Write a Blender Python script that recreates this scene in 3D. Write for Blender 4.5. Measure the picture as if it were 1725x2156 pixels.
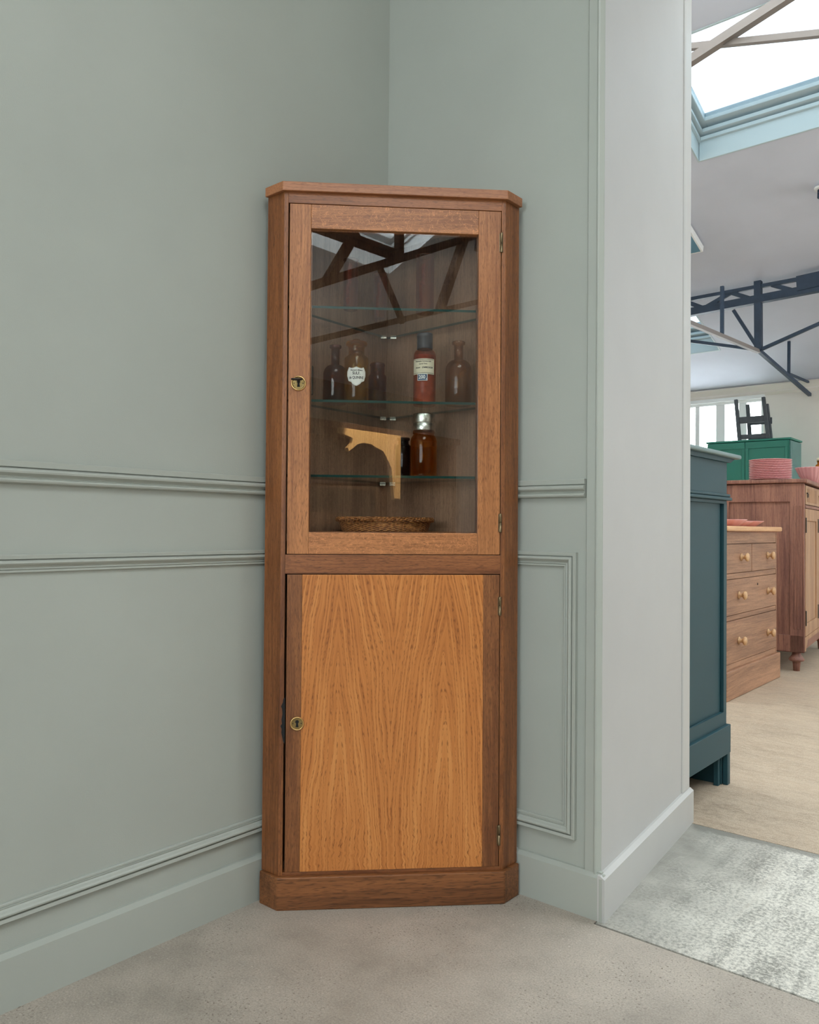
import bpy, bmesh, math, random
from mathutils import Vector, Matrix
random.seed(7)
PI = math.pi
S2 = math.sqrt(2)
for o in list(bpy.data.objects):
    bpy.data.objects.remove(o)
SC = bpy.context.scene
COL = SC.collection

# ------------------------------------------------------------------ camera
cd = bpy.data.cameras.new('camera')
cam = bpy.data.objects.new('camera', cd)
COL.objects.link(cam)
YAW, PITCH, ROLL, FPX = -0.698643, 0.019292, 0.0096316, 1686.3
fw = Vector((math.sin(YAW)*math.cos(PITCH), math.cos(YAW)*math.cos(PITCH), math.sin(PITCH)))
r0 = Vector((math.cos(YAW), -math.sin(YAW), 0))
u0 = r0.cross(fw)
rr = r0*math.cos(ROLL) + u0*math.sin(ROLL)
uu = u0*math.cos(ROLL) - r0*math.sin(ROLL)
cam.matrix_world = Matrix(((rr.x, uu.x, -fw.x, 1.5905), (rr.y, uu.y, -fw.y, -1.77873),
                           (rr.z, uu.z, -fw.z, 0.93), (0, 0, 0, 1)))
cd.sensor_fit = 'VERTICAL'
cd.sensor_height = 36.0
cd.lens = FPX / 2156 * 36.0
cd.clip_start = 0.02
SC.camera = cam

# ------------------------------------------------------------------ sky, sun, exposure
W = bpy.data.worlds.new('overcast_sky')
SC.world = W
W.use_nodes = True
bg = W.node_tree.nodes['Background']
bg.inputs['Color'].default_value = (0.93, 0.97, 1.0, 1)
bg.inputs['Strength'].default_value = 9.0
VS = SC.view_settings
VS.view_transform = 'Standard'
VS.look = 'None'
VS.gamma = 1.0
VS.use_curve_mapping = False
VS.exposure = 0.28
SC.cycles.max_bounces = 12
SC.cycles.diffuse_bounces = 6
SC.cycles.transparent_max_bounces = 24
SC.cycles.transmission_bounces = 12
SC.cycles.caustics_refractive = False
SC.cycles.caustics_reflective = False
SC.cycles.sample_clamp_indirect = 6.0
SC.cycles.use_denoising = True

def portal(name, loc, rot, sx, sy):
    l = bpy.data.lights.new(name, 'AREA')
    l.shape = 'RECTANGLE'
    l.size, l.size_y = sx, sy
    l.cycles.is_portal = True
    o = bpy.data.objects.new(name, l)
    COL.objects.link(o)
    o.location = loc
    o.rotation_euler = rot
    return o

# room sizes
LWT = 0.33            # shop ceiling slope
RW = 0.45             # corner room ceiling slope
def z_shop(y): return 2.45 + LWT*(7 - y)
def z_room(y): return 4.42 + RW*y
YF, YB, XR, XL = 7.0, -4.6, 5.6, -3.2
YW = 0.77             # partition thickness
XD0, XD1 = 0.703, 2.9 # doorway
# skylights: x0, x1, y0, y1
SKY_SHOP = [(-0.46, 1.7, 2.80, 3.775), (-2.6, -1.13, 5.39, 6.21), (2.2, 4.4, 2.80, 3.775), (-2.6, -0.8, 0.95, 2.25), (-0.4, 1.7, 0.95, 2.25), (2.2, 4.4, 0.95, 2.25), (2.2, 4.4, 5.2, 6.2)]  # the later, clear-glazed ones are unseen, added to brighten the shop
SKY_ROOM = [(1.8, 3.53, -3.24, -1.55)]
def sky_portals():
    a = math.atan(LWT)
    for (x0, x1, y0, y1) in SKY_SHOP:
        yc = (y0+y1)/2
        portal('skylight_portal', ((x0+x1)/2, yc+0.02, z_shop(yc)+0.05), (-a, 0, 0), x1-x0, (y1-y0)/math.cos(a))
    a = math.atan(RW)
    for (x0, x1, y0, y1) in SKY_ROOM:
        yc = (y0+y1)/2
        portal('skylight_portal', ((x0+x1)/2, yc-0.02, z_room(yc)+0.05), (a, 0, 0), x1-x0, (y1-y0)/math.cos(a))
    portal('window_portal', (-1.65, YF+0.08, 1.88), (-PI/2, 0, 0), 1.4, 0.86)
    portal('window_portal', (1.70, YB-0.05, 1.585), (PI/2, 0, 0), 2.4, 1.27)
    portal('window_portal', (XR+0.05, 5.15, 1.55), (0, PI/2, 0), 1.5, 2.5)
sky_portals()

# ------------------------------------------------------------------ materials
def lin(c):
    return c/12.92 if c <= 0.04045 else ((c+0.055)/1.055)**2.4
def rgb(r, g, b): return (lin(r/255), lin(g/255), lin(b/255), 1)

class NT:
    def __init__(s, name):
        s.m = bpy.data.materials.new(name)
        s.m.use_nodes = True
        s.t = s.m.node_tree
        s.n = s.t.nodes
        s.b = s.n['Principled BSDF']
    def new(s, kind, ins=None, **kw):
        n = s.n.new(kind)
        for k, v in kw.items(): setattr(n, k, v)
        for k, v in (ins or {}).items(): s.put(n.inputs[k], v)
        return n
    def put(s, sock, v):
        if isinstance(v, bpy.types.NodeSocket): s.t.links.new(v, sock)
        else: sock.default_value = v
    def math(s, op, a, b=0.0, c=None):
        n = s.n.new('ShaderNodeMath'); n.operation = op
        s.put(n.inputs[0], a); s.put(n.inputs[1], b)
        if c is not None: s.put(n.inputs[2], c)
        return n.outputs[0]
    def obj(s): return s.new('ShaderNodeTexCoord').outputs['Object']
    def mapping(s, v, scale=(1, 1, 1), rot=(0, 0, 0), loc=(0, 0, 0)):
        return s.new('ShaderNodeMapping', {'Vector': v, 'Scale': scale, 'Rotation': rot, 'Location': loc}).outputs[0]
    def noise(s, v, scale, detail=3, rough=0.55, dist=0.0):
        return s.new('ShaderNodeTexNoise', {'Vector': v, 'Scale': scale, 'Detail': detail, 'Roughness': rough, 'Distortion': dist}).outputs['Fac']
    def ramp(s, f, stops):
        n = s.new('ShaderNodeValToRGB', {'Fac': f})
        e = n.color_ramp.elements
        while len(e) > 1: e.remove(e[0])
        e[0].position, e[0].color = stops[0]
        for p, c in stops[1:]:
            k = e.new(p); k.color = c
        return n.outputs[0]
    def step(s, f, lo, hi):
        n = s.new('ShaderNodeMapRange', {'Value': f, 'From Min': lo, 'From Max': hi})
        return n.outputs[0]
    def mix(s, f, a, b, mode='MIX'):
        n = s.new('ShaderNodeMix', data_type='RGBA', blend_type=mode)
        s.put(n.inputs[0], f); s.put(n.inputs[6], a); s.put(n.inputs[7], b)
        return n.outputs[2]
    def bump(s, h, strength=0.2, dist=0.002):
        n = s.new('ShaderNodeBump', {'Height': h, 'Strength': strength, 'Distance': dist})
        s.t.links.new(n.outputs[0], s.b.inputs['Normal'])
    def base(s, col, rough=0.5, metal=0.0, spec=0.5):
        s.put(s.b.inputs['Base Color'], col)
        s.put(s.b.inputs['Roughness'], rough)
        s.b.inputs['Metallic'].default_value = metal
        s.b.inputs['Specular IOR Level'].default_value = spec

def plain(name, col, rough=0.5, metal=0.0, spec=0.5, var=0.0, vs=30, bump=0.0):
    t = NT(name)
    if var or bump:
        f = t.noise(t.obj(), vs, 4)
        dark = tuple(c*(1-var) for c in col[:3]) + (1,)
        lite = tuple(min(1, c*(1+var)) for c in col[:3]) + (1,)
        t.base(t.ramp(f, [(0.3, dark), (0.7, lite)]), rough, metal, spec)
        if bump: t.bump(t.noise(t.obj(), vs*12, 3), bump, 0.001)
    else:
        t.base(col, rough, metal, spec)
    return t.m

def paint(name, col, rough=0.55, scuff=0.3):
    t = NT(name)
    v = t.obj()
    f = t.noise(v, 2.2, 4)
    dark = tuple(c*0.97 for c in col[:3]) + (1,)
    lite = tuple(min(1, c*1.03) for c in col[:3]) + (1,)
    c = t.ramp(f, [(0.35, dark), (0.65, lite)])
    t.base(c, rough, 0, 0.4)
    t.bump(t.noise(v, 420, 2), scuff, 0.0006)
    return t.m

def wood(name, light, dark, axis='Z', rough=0.42, pore=0.6, seed=0.0, fleck=0.0, fine=1.0):
    t = NT(name)
    ax = 'XYZ'.index(axis)
    def sc(k):
        a = [1.0, 1.0, 1.0]; a[ax] = k
        return tuple(a)
    v0 = t.obj()
    warp = t.new('ShaderNodeTexNoise', {'Vector': t.mapping(v0, sc(0.25), loc=(seed, seed*2, seed)), 'Scale': 6.0, 'Detail': 2.0})
    v = t.mix(0.045, v0, warp.outputs['Color'], 'ADD')
    broad = t.noise(t.mapping(v, sc(0.07), loc=(seed, 0, seed)), 22*fine, 4, 0.6)
    streak = t.noise(t.mapping(v, sc(0.03), loc=(0, seed, 0)), 230*fine, 3, 0.65)
    pores = t.noise(t.mapping(v, sc(0.085)), 800*fine, 1, 0.5)
    f = t.math('ADD', t.math('MULTIPLY', broad, 0.55), t.math('MULTIPLY', streak, 0.45))
    mid = tuple((a+b)/2 for a, b in zip(light, dark))
    c = t.ramp(f, [(0.38, dark), (0.5, mid), (0.62, light)])
    p = t.math('MULTIPLY', t.step(pores, 0.55, 0.68), pore)
    c = t.mix(p, c, tuple(x*0.42 for x in dark[:3]) + (1,))
    if fleck:
        fl = t.noise(t.mapping(v0, (1, 1, 1), rot=(0.3, 0.75, 0.2), loc=(seed, 0, 0)), 70, 1, 0.4, 1.2)
        band = t.math('MULTIPLY', t.step(t.math('ABSOLUTE', t.math('SUBTRACT', fl, 0.5)), 0.03, 0.0), fleck)
        c = t.mix(band, c, tuple(min(1, x*1.5) for x in light[:3]) + (1,))
    t.base(c, rough, 0, 0.45)
    t.bump(t.math('SUBTRACT', streak, t.math('MULTIPLY', p, 1.0)), 0.12, 0.0008)
    return t.m

def veneer(name, light, mid, dark):
    """book-matched cathedral oak veneer, grain along Z, figure mirrored about X = 0.006"""
    t = NT(name)
    s = t.new('ShaderNodeSeparateXYZ', {'Vector': t.obj()})
    X, Z = s.outputs[0], s.outputs[2]
    wob = t.math('MULTIPLY', t.math('SUBTRACT', t.noise(t.mapping(t.obj(), (1, 1, 0.25)), 9, 3), 0.5), 0.055)
    low = t.step(Z, 0.30, 0.10)
    rip = t.math('MULTIPLY', t.math('SUBTRACT', t.noise(t.mapping(t.obj(), (1, 1, 2.2)), 26, 2), 0.5), t.math('MULTIPLY', low, 0.016))
    Xw = t.math('ADD', t.math('ADD', X, wob), rip)
    p = t.math('PINGPONG', t.math('ADD', Xw, 0.006), 0.13)
    g = t.math('SUBTRACT', p, t.math('MULTIPLY', t.math('MULTIPLY', Z, Z), 0.10))
    def field(gs, zs, detail, yoff=0.0):
        cv = t.new('ShaderNodeCombineXYZ', {0: t.math('MULTIPLY', g, gs), 1: yoff, 2: t.math('MULTIPLY', Z, zs)})
        return t.noise(cv.outputs[0], 1.0, detail, 0.6)
    broad = field(30, 1.6, 3)
    ph = t.math('MULTIPLY', field(60, 3.0, 2, 5.0), 15.0)
    sn = t.math('MULTIPLY_ADD', t.math('SINE', t.math('ADD', t.math('MULTIPLY', g, 2*PI/0.0098), ph)), 0.5, 0.5)
    ring = field(230, 3.5, 3, 3.0)
    pores = field(520, 75.0, 1, 7.0)
    f = t.math('ADD', t.math('ADD', t.math('MULTIPLY', broad, 0.35), t.math('MULTIPLY', ring, 0.45)), t.math('MULTIPLY', sn, -0.045))
    c = t.ramp(t.math('ADD', f, 0.12), [(0.34, dark), (0.50, mid), (0.66, light)])
    dash = t.math('MULTIPLY', t.step(pores, 0.50, 0.62), t.step(sn, 0.45, 0.95))
    c = t.mix(t.math('MULTIPLY', dash, 0.7), c, tuple(x*0.55 for x in dark[:3]) + (1,))
    t.base(c, 0.38, 0, 0.45)
    t.bump(t.math('SUBTRACT', ring, dash), 0.1, 0.0006)
    return t.m

def concrete(name, base, spots, scrape=0.0, pale=None, axis=(1, 1, 1), rough=0.5, angle=0.0, dots=1.0):
    t = NT(name)
    v = t.obj()
    big = t.noise(v, 1.7, 5, 0.6)
    med = t.noise(v, 9, 5, 0.65)
    f = t.math('ADD', t.math('MULTIPLY', big, 0.6), t.math('MULTIPLY', med, 0.4))
    d = tuple(x*0.74 for x in base[:3]) + (1,)
    l = tuple(min(1, x*1.2) for x in base[:3]) + (1,)
    c = t.ramp(f, [(0.36, d), (0.5, base), (0.64, l)])
    if scrape:
        vv = t.mapping(v, axis, rot=(0, 0, angle))
        st = t.noise(vv, 9, 7, 0.75, 0.8)
        grit = t.noise(v, 60, 4, 0.7)
        k = t.step(t.math('ADD', t.math('MULTIPLY', st, 0.55), t.math('MULTIPLY', grit, 0.45)), 0.42, 0.58)
        c = t.mix(t.math('MULTIPLY', k, scrape), c, pale)
        ln = t.noise(t.mapping(v, tuple(q*q for q in axis), rot=(0, 0, angle+0.5)), 14, 2, 0.4, 1.5)
        sc = t.step(t.math('ABSOLUTE', t.math('SUBTRACT', ln, 0.5)), 0.006, 0.0)
        c = t.mix(t.math('MULTIPLY', sc, 0.7), c, tuple(min(1, x*1.3) for x in pale[:3]) + (1,))
    # pits and pale chips, gathered in patches
    patch = t.step(t.noise(v, 3.2, 4), 0.44, 0.64)
    pit = t.step(t.noise(v, 170, 2, 0.45), 0.62, 0.68)
    c = t.mix(t.math('MULTIPLY', t.math('MULTIPLY', pit, patch), 0.7*dots), c, spots)
    chip = t.math('MULTIPLY', t.step(t.noise(t.mapping(v, loc=(4, 2, 0)), 150, 1, 0.3), 0.68, 0.74), t.step(t.noise(t.mapping(v, loc=(9, 2, 0)), 4, 2), 0.5, 0.62))
    c = t.mix(t.math('MULTIPLY', chip, 0.5*dots), c, rgb(214, 208, 198))
    fine = t.noise(v, 240, 3, 0.7)
    c = t.mix(0.3, c, t.ramp(fine, [(0.3, (0.12, 0.11, 0.1, 1)), (0.7, (0.9, 0.88, 0.85, 1))]), 'OVERLAY')
    r = t.math('ADD', t.math('MULTIPLY', med, 0.22), rough-0.1)
    t.base(c, r, 0, 0.5)
    t.bump(t.math('ADD', t.math('MULTIPLY', med, 0.6), t.math('MULTIPLY', fine, 0.4)), 0.12, 0.003)
    return t.m

def clear_pane(name, tint=(1, 1, 1, 1), ior=1.62, rough=0.0):
    """thin flat glass: tinted see-through mixed with a mirror by Fresnel"""
    t = NT(name)
    t.n.remove(t.b)
    tr = t.new('ShaderNodeBsdfTransparent', {'Color': tint})
    gl = t.new('ShaderNodeBsdfGlossy', {'Color': (1, 1, 1, 1), 'Roughness': rough})
    fr = t.new('ShaderNodeFresnel', {'IOR': ior})
    geo = t.new('ShaderNodeNewGeometry')
    f = t.math('MULTIPLY', fr.outputs[0], t.math('SUBTRACT', 1.0, geo.outputs['Backfacing']))
    mx = t.new('ShaderNodeMixShader', {0: f})
    t.t.links.new(tr.outputs[0], mx.inputs[1])
    t.t.links.new(gl.outputs[0], mx.inputs[2])
    out = [n for n in t.n if n.type == 'OUTPUT_MATERIAL'][0]
    t.t.links.new(mx.outputs[0], out.inputs[0])
    return t.m

def glass(name, col, rough=0.02, ior=1.45, thin=0.5):
    t = NT(name)
    if thin:
        tr = t.new('ShaderNodeBsdfTransparent', {'Color': col})
        mx = t.new('ShaderNodeMixShader', {0: thin})
        t.t.links.new(t.b.outputs[0], mx.inputs[1]); t.t.links.new(tr.outputs[0], mx.inputs[2])
        t.t.links.new(mx.outputs[0], [n for n in t.n if n.type == 'OUTPUT_MATERIAL'][0].inputs[0])
    t.base(col, rough, 0, 0.5)
    t.b.inputs['Transmission Weight'].default_value = 1.0
    t.b.inputs['IOR'].default_value = ior
    return t.m

M = {}
M['sage'] = paint('sage_wall_paint', rgb(167, 171, 163))
M['sage_trim'] = paint('sage_trim_paint', rgb(169, 173, 165), 0.4, 0.15)
M['white'] = paint('pale_grey_reveal_paint', rgb(182, 181, 179), 0.5)
M['white_trim'] = paint('pale_grey_trim_paint', rgb(187, 186, 183), 0.4, 0.15)
M['cream'] = paint('cream_shop_paint', rgb(228, 223, 216), 0.6)
M['ceiling'] = paint('ceiling_paint', rgb(206, 212, 226), 0.7)
M['ceiling_dim'] = paint('corner_room_ceiling_paint', rgb(224, 228, 232), 0.7)
M['frame_white'] = plain('white_window_frame', rgb(240, 243, 243), 0.4)
M['frame_blue'] = plain('pale_blue_shaft_lining', rgb(186, 203, 209), 0.45)
M['tint_glass'] = clear_pane('tinted_skylight_glass', (0.40, 0.44, 0.46, 1), 1.4)  # tint added to hold back daylight in the visible shafts
M['floor'] = concrete('warm_grey_concrete', rgb(168, 159, 148), rgb(84, 70, 56))
M['thresh'] = concrete('scraped_pale_concrete', rgb(146, 143, 134), rgb(96, 86, 74), 0.9, rgb(214, 214, 205), (3.2, 0.7, 1), 0.42, -0.12, 0.25)
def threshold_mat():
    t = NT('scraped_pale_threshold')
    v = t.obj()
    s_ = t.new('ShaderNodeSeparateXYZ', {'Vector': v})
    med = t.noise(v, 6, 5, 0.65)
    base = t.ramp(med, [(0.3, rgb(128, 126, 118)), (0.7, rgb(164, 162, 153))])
    # pale scraped film, stronger away from the jamb
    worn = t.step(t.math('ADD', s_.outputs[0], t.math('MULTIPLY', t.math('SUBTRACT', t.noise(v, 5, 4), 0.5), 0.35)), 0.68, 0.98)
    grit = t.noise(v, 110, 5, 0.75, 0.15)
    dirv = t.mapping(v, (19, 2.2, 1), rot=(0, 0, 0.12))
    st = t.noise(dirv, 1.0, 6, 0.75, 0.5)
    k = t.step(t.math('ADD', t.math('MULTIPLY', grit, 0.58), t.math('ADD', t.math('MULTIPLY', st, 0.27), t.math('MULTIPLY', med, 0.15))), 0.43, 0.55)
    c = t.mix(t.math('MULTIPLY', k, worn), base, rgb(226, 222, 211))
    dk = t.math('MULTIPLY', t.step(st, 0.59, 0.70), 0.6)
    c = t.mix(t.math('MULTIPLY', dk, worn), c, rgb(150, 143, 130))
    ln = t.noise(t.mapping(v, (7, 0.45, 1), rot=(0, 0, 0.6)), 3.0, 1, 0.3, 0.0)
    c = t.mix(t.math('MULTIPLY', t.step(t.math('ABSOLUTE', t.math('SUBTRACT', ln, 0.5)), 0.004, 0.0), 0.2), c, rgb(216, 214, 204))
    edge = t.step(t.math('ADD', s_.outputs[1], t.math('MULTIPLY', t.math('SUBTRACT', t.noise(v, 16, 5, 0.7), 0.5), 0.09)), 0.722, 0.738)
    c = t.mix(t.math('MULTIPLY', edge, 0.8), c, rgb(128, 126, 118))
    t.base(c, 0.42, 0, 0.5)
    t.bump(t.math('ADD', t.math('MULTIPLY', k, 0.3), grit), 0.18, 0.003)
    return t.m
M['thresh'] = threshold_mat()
M['shopfloor'] = concrete('beige_screed', rgb(172, 153, 132), rgb(118, 100, 82), 0.6, rgb(200, 184, 163), (0.7, 2.6, 1), 0.5, 0.25, 0.3)
M['gap'] = plain('dark_joint', rgb(44, 40, 34), 0.9)
BW_L, BW_D = rgb(150, 93, 51), rgb(100, 56, 27)
M['oak_v'] = wood('brown_oak_upright', BW_L, BW_D, 'Z', seed=1.3)
M['oak_h'] = wood('brown_oak_crosswise', rgb(156, 98, 58), rgb(106, 61, 33), 'X', seed=4.1)
M['oak_door_v'] = wood('door_oak_upright', rgb(190, 126, 76), rgb(140, 86, 48), 'Z', seed=7.7)
M['oak_door_h'] = wood('door_oak_crosswise', rgb(188, 124, 76), rgb(138, 86, 50), 'X', seed=2.9, fleck=0.55)
M['oak_top'] = wood('oak_top_edge', rgb(180, 120, 80), rgb(140, 88, 56), 'X', seed=5.5)
M['lip'] = wood('dark_oak_lipping', rgb(150, 96, 55), rgb(106, 62, 33), 'Z', seed=9.1)
M['plinth'] = wood('plinth_oak', rgb(142, 90, 52), rgb(88, 52, 28), 'X', seed=6.6, fine=0.5)
M['veneer'] = veneer('honey_oak_veneer', rgb(214, 146, 82), rgb(194, 122, 62), rgb(154, 88, 40))
M['inside'] = wood('cabinet_lining_oak', rgb(162, 125, 100), rgb(126, 94, 74), 'Z', 0.6, 0.5, seed=3.3, fleck=0.2)
M['pane'] = clear_pane('door_glass', (0.97, 0.98, 0.97, 1), 2.0)
M['shelf_glass'] = clear_pane('shelf_glass', (0.93, 0.97, 0.95, 1), 1.4)
M['shelf_edge'] = plain('green_glass_edge', rgb(24, 62, 58), 0.1, 0, 0.9)
M['sky_glass'] = clear_pane('skylight_glass', (0.96, 0.98, 0.98, 1), 1.4)
M['brass'] = plain('worn_brass', rgb(214, 178, 118), 0.28, 1.0, var=0.12, vs=200)
M['brass_dull'] = plain('dull_brass', rgb(150, 128, 84), 0.42, 1.0, var=0.2, vs=200)
M['bronze'] = plain('dark_bronze_hinge', rgb(132, 116, 90), 0.4, 1.0, var=0.2, vs=150)
M['black'] = plain('black_hole', rgb(14, 12, 12), 0.8)
M['steel_key'] = plain('dark_steel_key', rgb(70, 66, 62), 0.3, 1.0)
M['amber_dark'] = glass('dark_amber_glass', (0.50, 0.17, 0.06, 1), thin=0.35)
M['amber'] = glass('amber_glass', (0.86, 0.55, 0.20, 1))
M['honey'] = glass('honey_glass', (0.93, 0.78, 0.42, 1))
M['smoke'] = glass('smoky_glass', (0.86, 0.70, 0.55, 1))
M['nearblack'] = glass('near_black_glass', (0.14, 0.08, 0.09, 1))
M['rose_tube'] = glass('rose_tinted_glass', (0.93, 0.78, 0.74, 1))  # red reflections of the tubes put into the glass tint
M['redamber'] = glass('red_amber_glass', (0.92, 0.66, 0.55, 1), thin=0.8)
M['powder'] = plain('red_brown_powder', rgb(156, 92, 70), 0.9, var=0.3, vs=60)
M['red_glint'] = plain('painted_red_glint', rgb(146, 86, 68), 0.8, var=0.3, vs=150)
M['cap_black'] = plain('blue_black_cap', rgb(44, 48, 56), 0.35)
M['tin'] = plain('pitted_tin_cap', rgb(225, 225, 216), 0.25, 1.0, var=0.3, vs=120, bump=0.2)
M['paper_white'] = plain('white_label_paper', rgb(236, 234, 226), 0.6)
M['paper_cream'] = plain('cream_label_paper', rgb(222, 212, 184), 0.7, var=0.05, vs=90)
M['paper_blue'] = plain('blue_label_paper', rgb(52, 80, 112), 0.6)
M['ink'] = plain('black_ink', rgb(24, 24, 26), 0.7)
M['ink_white'] = plain('white_ink', rgb(238, 238, 232), 0.6)
M['teal'] = paint('teal_cabinet_paint', rgb(24, 64, 72), 0.55, 0.1)
M['teal_edge'] = paint('teal_worn_top', rgb(112, 132, 132), 0.4, 0.1)
M['green'] = paint('green_cupboard_paint', rgb(48, 128, 112), 0.4, 0.1)
M['green_lit_side'] = paint('lit_green_cupboard_side', rgb(92, 134, 130), 0.4, 0.1)  # lit side of the same green, brightness put into the paint
M['pine'] = wood('old_pine', rgb(176, 132, 102), rgb(128, 92, 70), 'Y', 0.5, 0.3, seed=2.2, fine=0.5)
M['pine_top'] = wood('pale_pine_top', rgb(224, 178, 132), rgb(196, 148, 108), 'Y', 0.5, 0.2, seed=8.2, fine=0.6)
M['knob'] = wood('turned_pine_knob', rgb(216, 176, 130), rgb(180, 134, 92), 'X', 0.4, 0.1, seed=1.1)
M['walnut'] = wood('red_brown_sideboard_wood', rgb(160, 112, 92), rgb(112, 72, 62), 'Z', 0.5, 0.35, seed=5.9, fine=0.5)
M['walnut_pale'] = wood('sideboard_front_wood', rgb(188, 148, 112), rgb(146, 106, 78), 'Z', 0.5, 0.3, seed=6.9, fine=0.5)
M['iron'] = plain('blue_black_steel', rgb(42, 60, 82), 0.5, 0.0, 0.4, var=0.15, vs=20)
M['iron_pale'] = plain('grey_steel', rgb(140, 132, 128), 0.5, 0.2)
M['pink'] = glass('pink_pressed_glass', rgb(246, 184, 184), 0.1, thin=0)
M['pink'].node_tree.nodes['Principled BSDF'].inputs['Transmission Weight'].default_value = 0.2
M['pink_solid'] = plain('pink_glass', rgb(206, 128, 128), 0.12, 0, 0.7)
M['stool'] = plain('grey_worn_wood', rgb(72, 78, 84), 0.6, var=0.2, vs=25)
M['wicker'] = None
M['blue_panel'] = plain('pale_blue_panel', rgb(94, 140, 164), 0.5)
M['iron_dark'] = plain('black_steel', rgb(20, 27, 34), 0.9, 0, 0.1)
M['dark_wood'] = wood('dark_bookcase_wood', rgb(88, 62, 44), rgb(52, 36, 26), 'X', 0.5, 0.3, seed=12)
M['pale_pine'] = wood('pale_carved_pine', rgb(226, 186, 128), rgb(196, 150, 96), 'Z', 0.5, 0.2, seed=13)
def wicker_mat():
    t = NT('woven_wicker')
    v = t.obj()
    s = t.new('ShaderNodeSeparateXYZ', {'Vector': v})
    ang = t.math('ARCTAN2', s.outputs[1], s.outputs[0])
    a = t.math('SINE', t.math('MULTIPLY', ang, 36.0))
    z = t.math('SINE', t.math('MULTIPLY', s.outputs[2], 1300.0))
    h = t.math('MULTIPLY', a, z)
    n = t.noise(v, 120, 3)
    f = t.math('ADD', t.math('MULTIPLY', h, 0.22), n)
    t.base(t.ramp(f, [(0.3, rgb(104, 58, 24)), (0.55, rgb(170, 106, 52)), (0.8, rgb(206, 146, 84))]), 0.55)
    t.bump(h, 0.8, 0.002)
    return t.m
M['wicker'] = wicker_mat()

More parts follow.
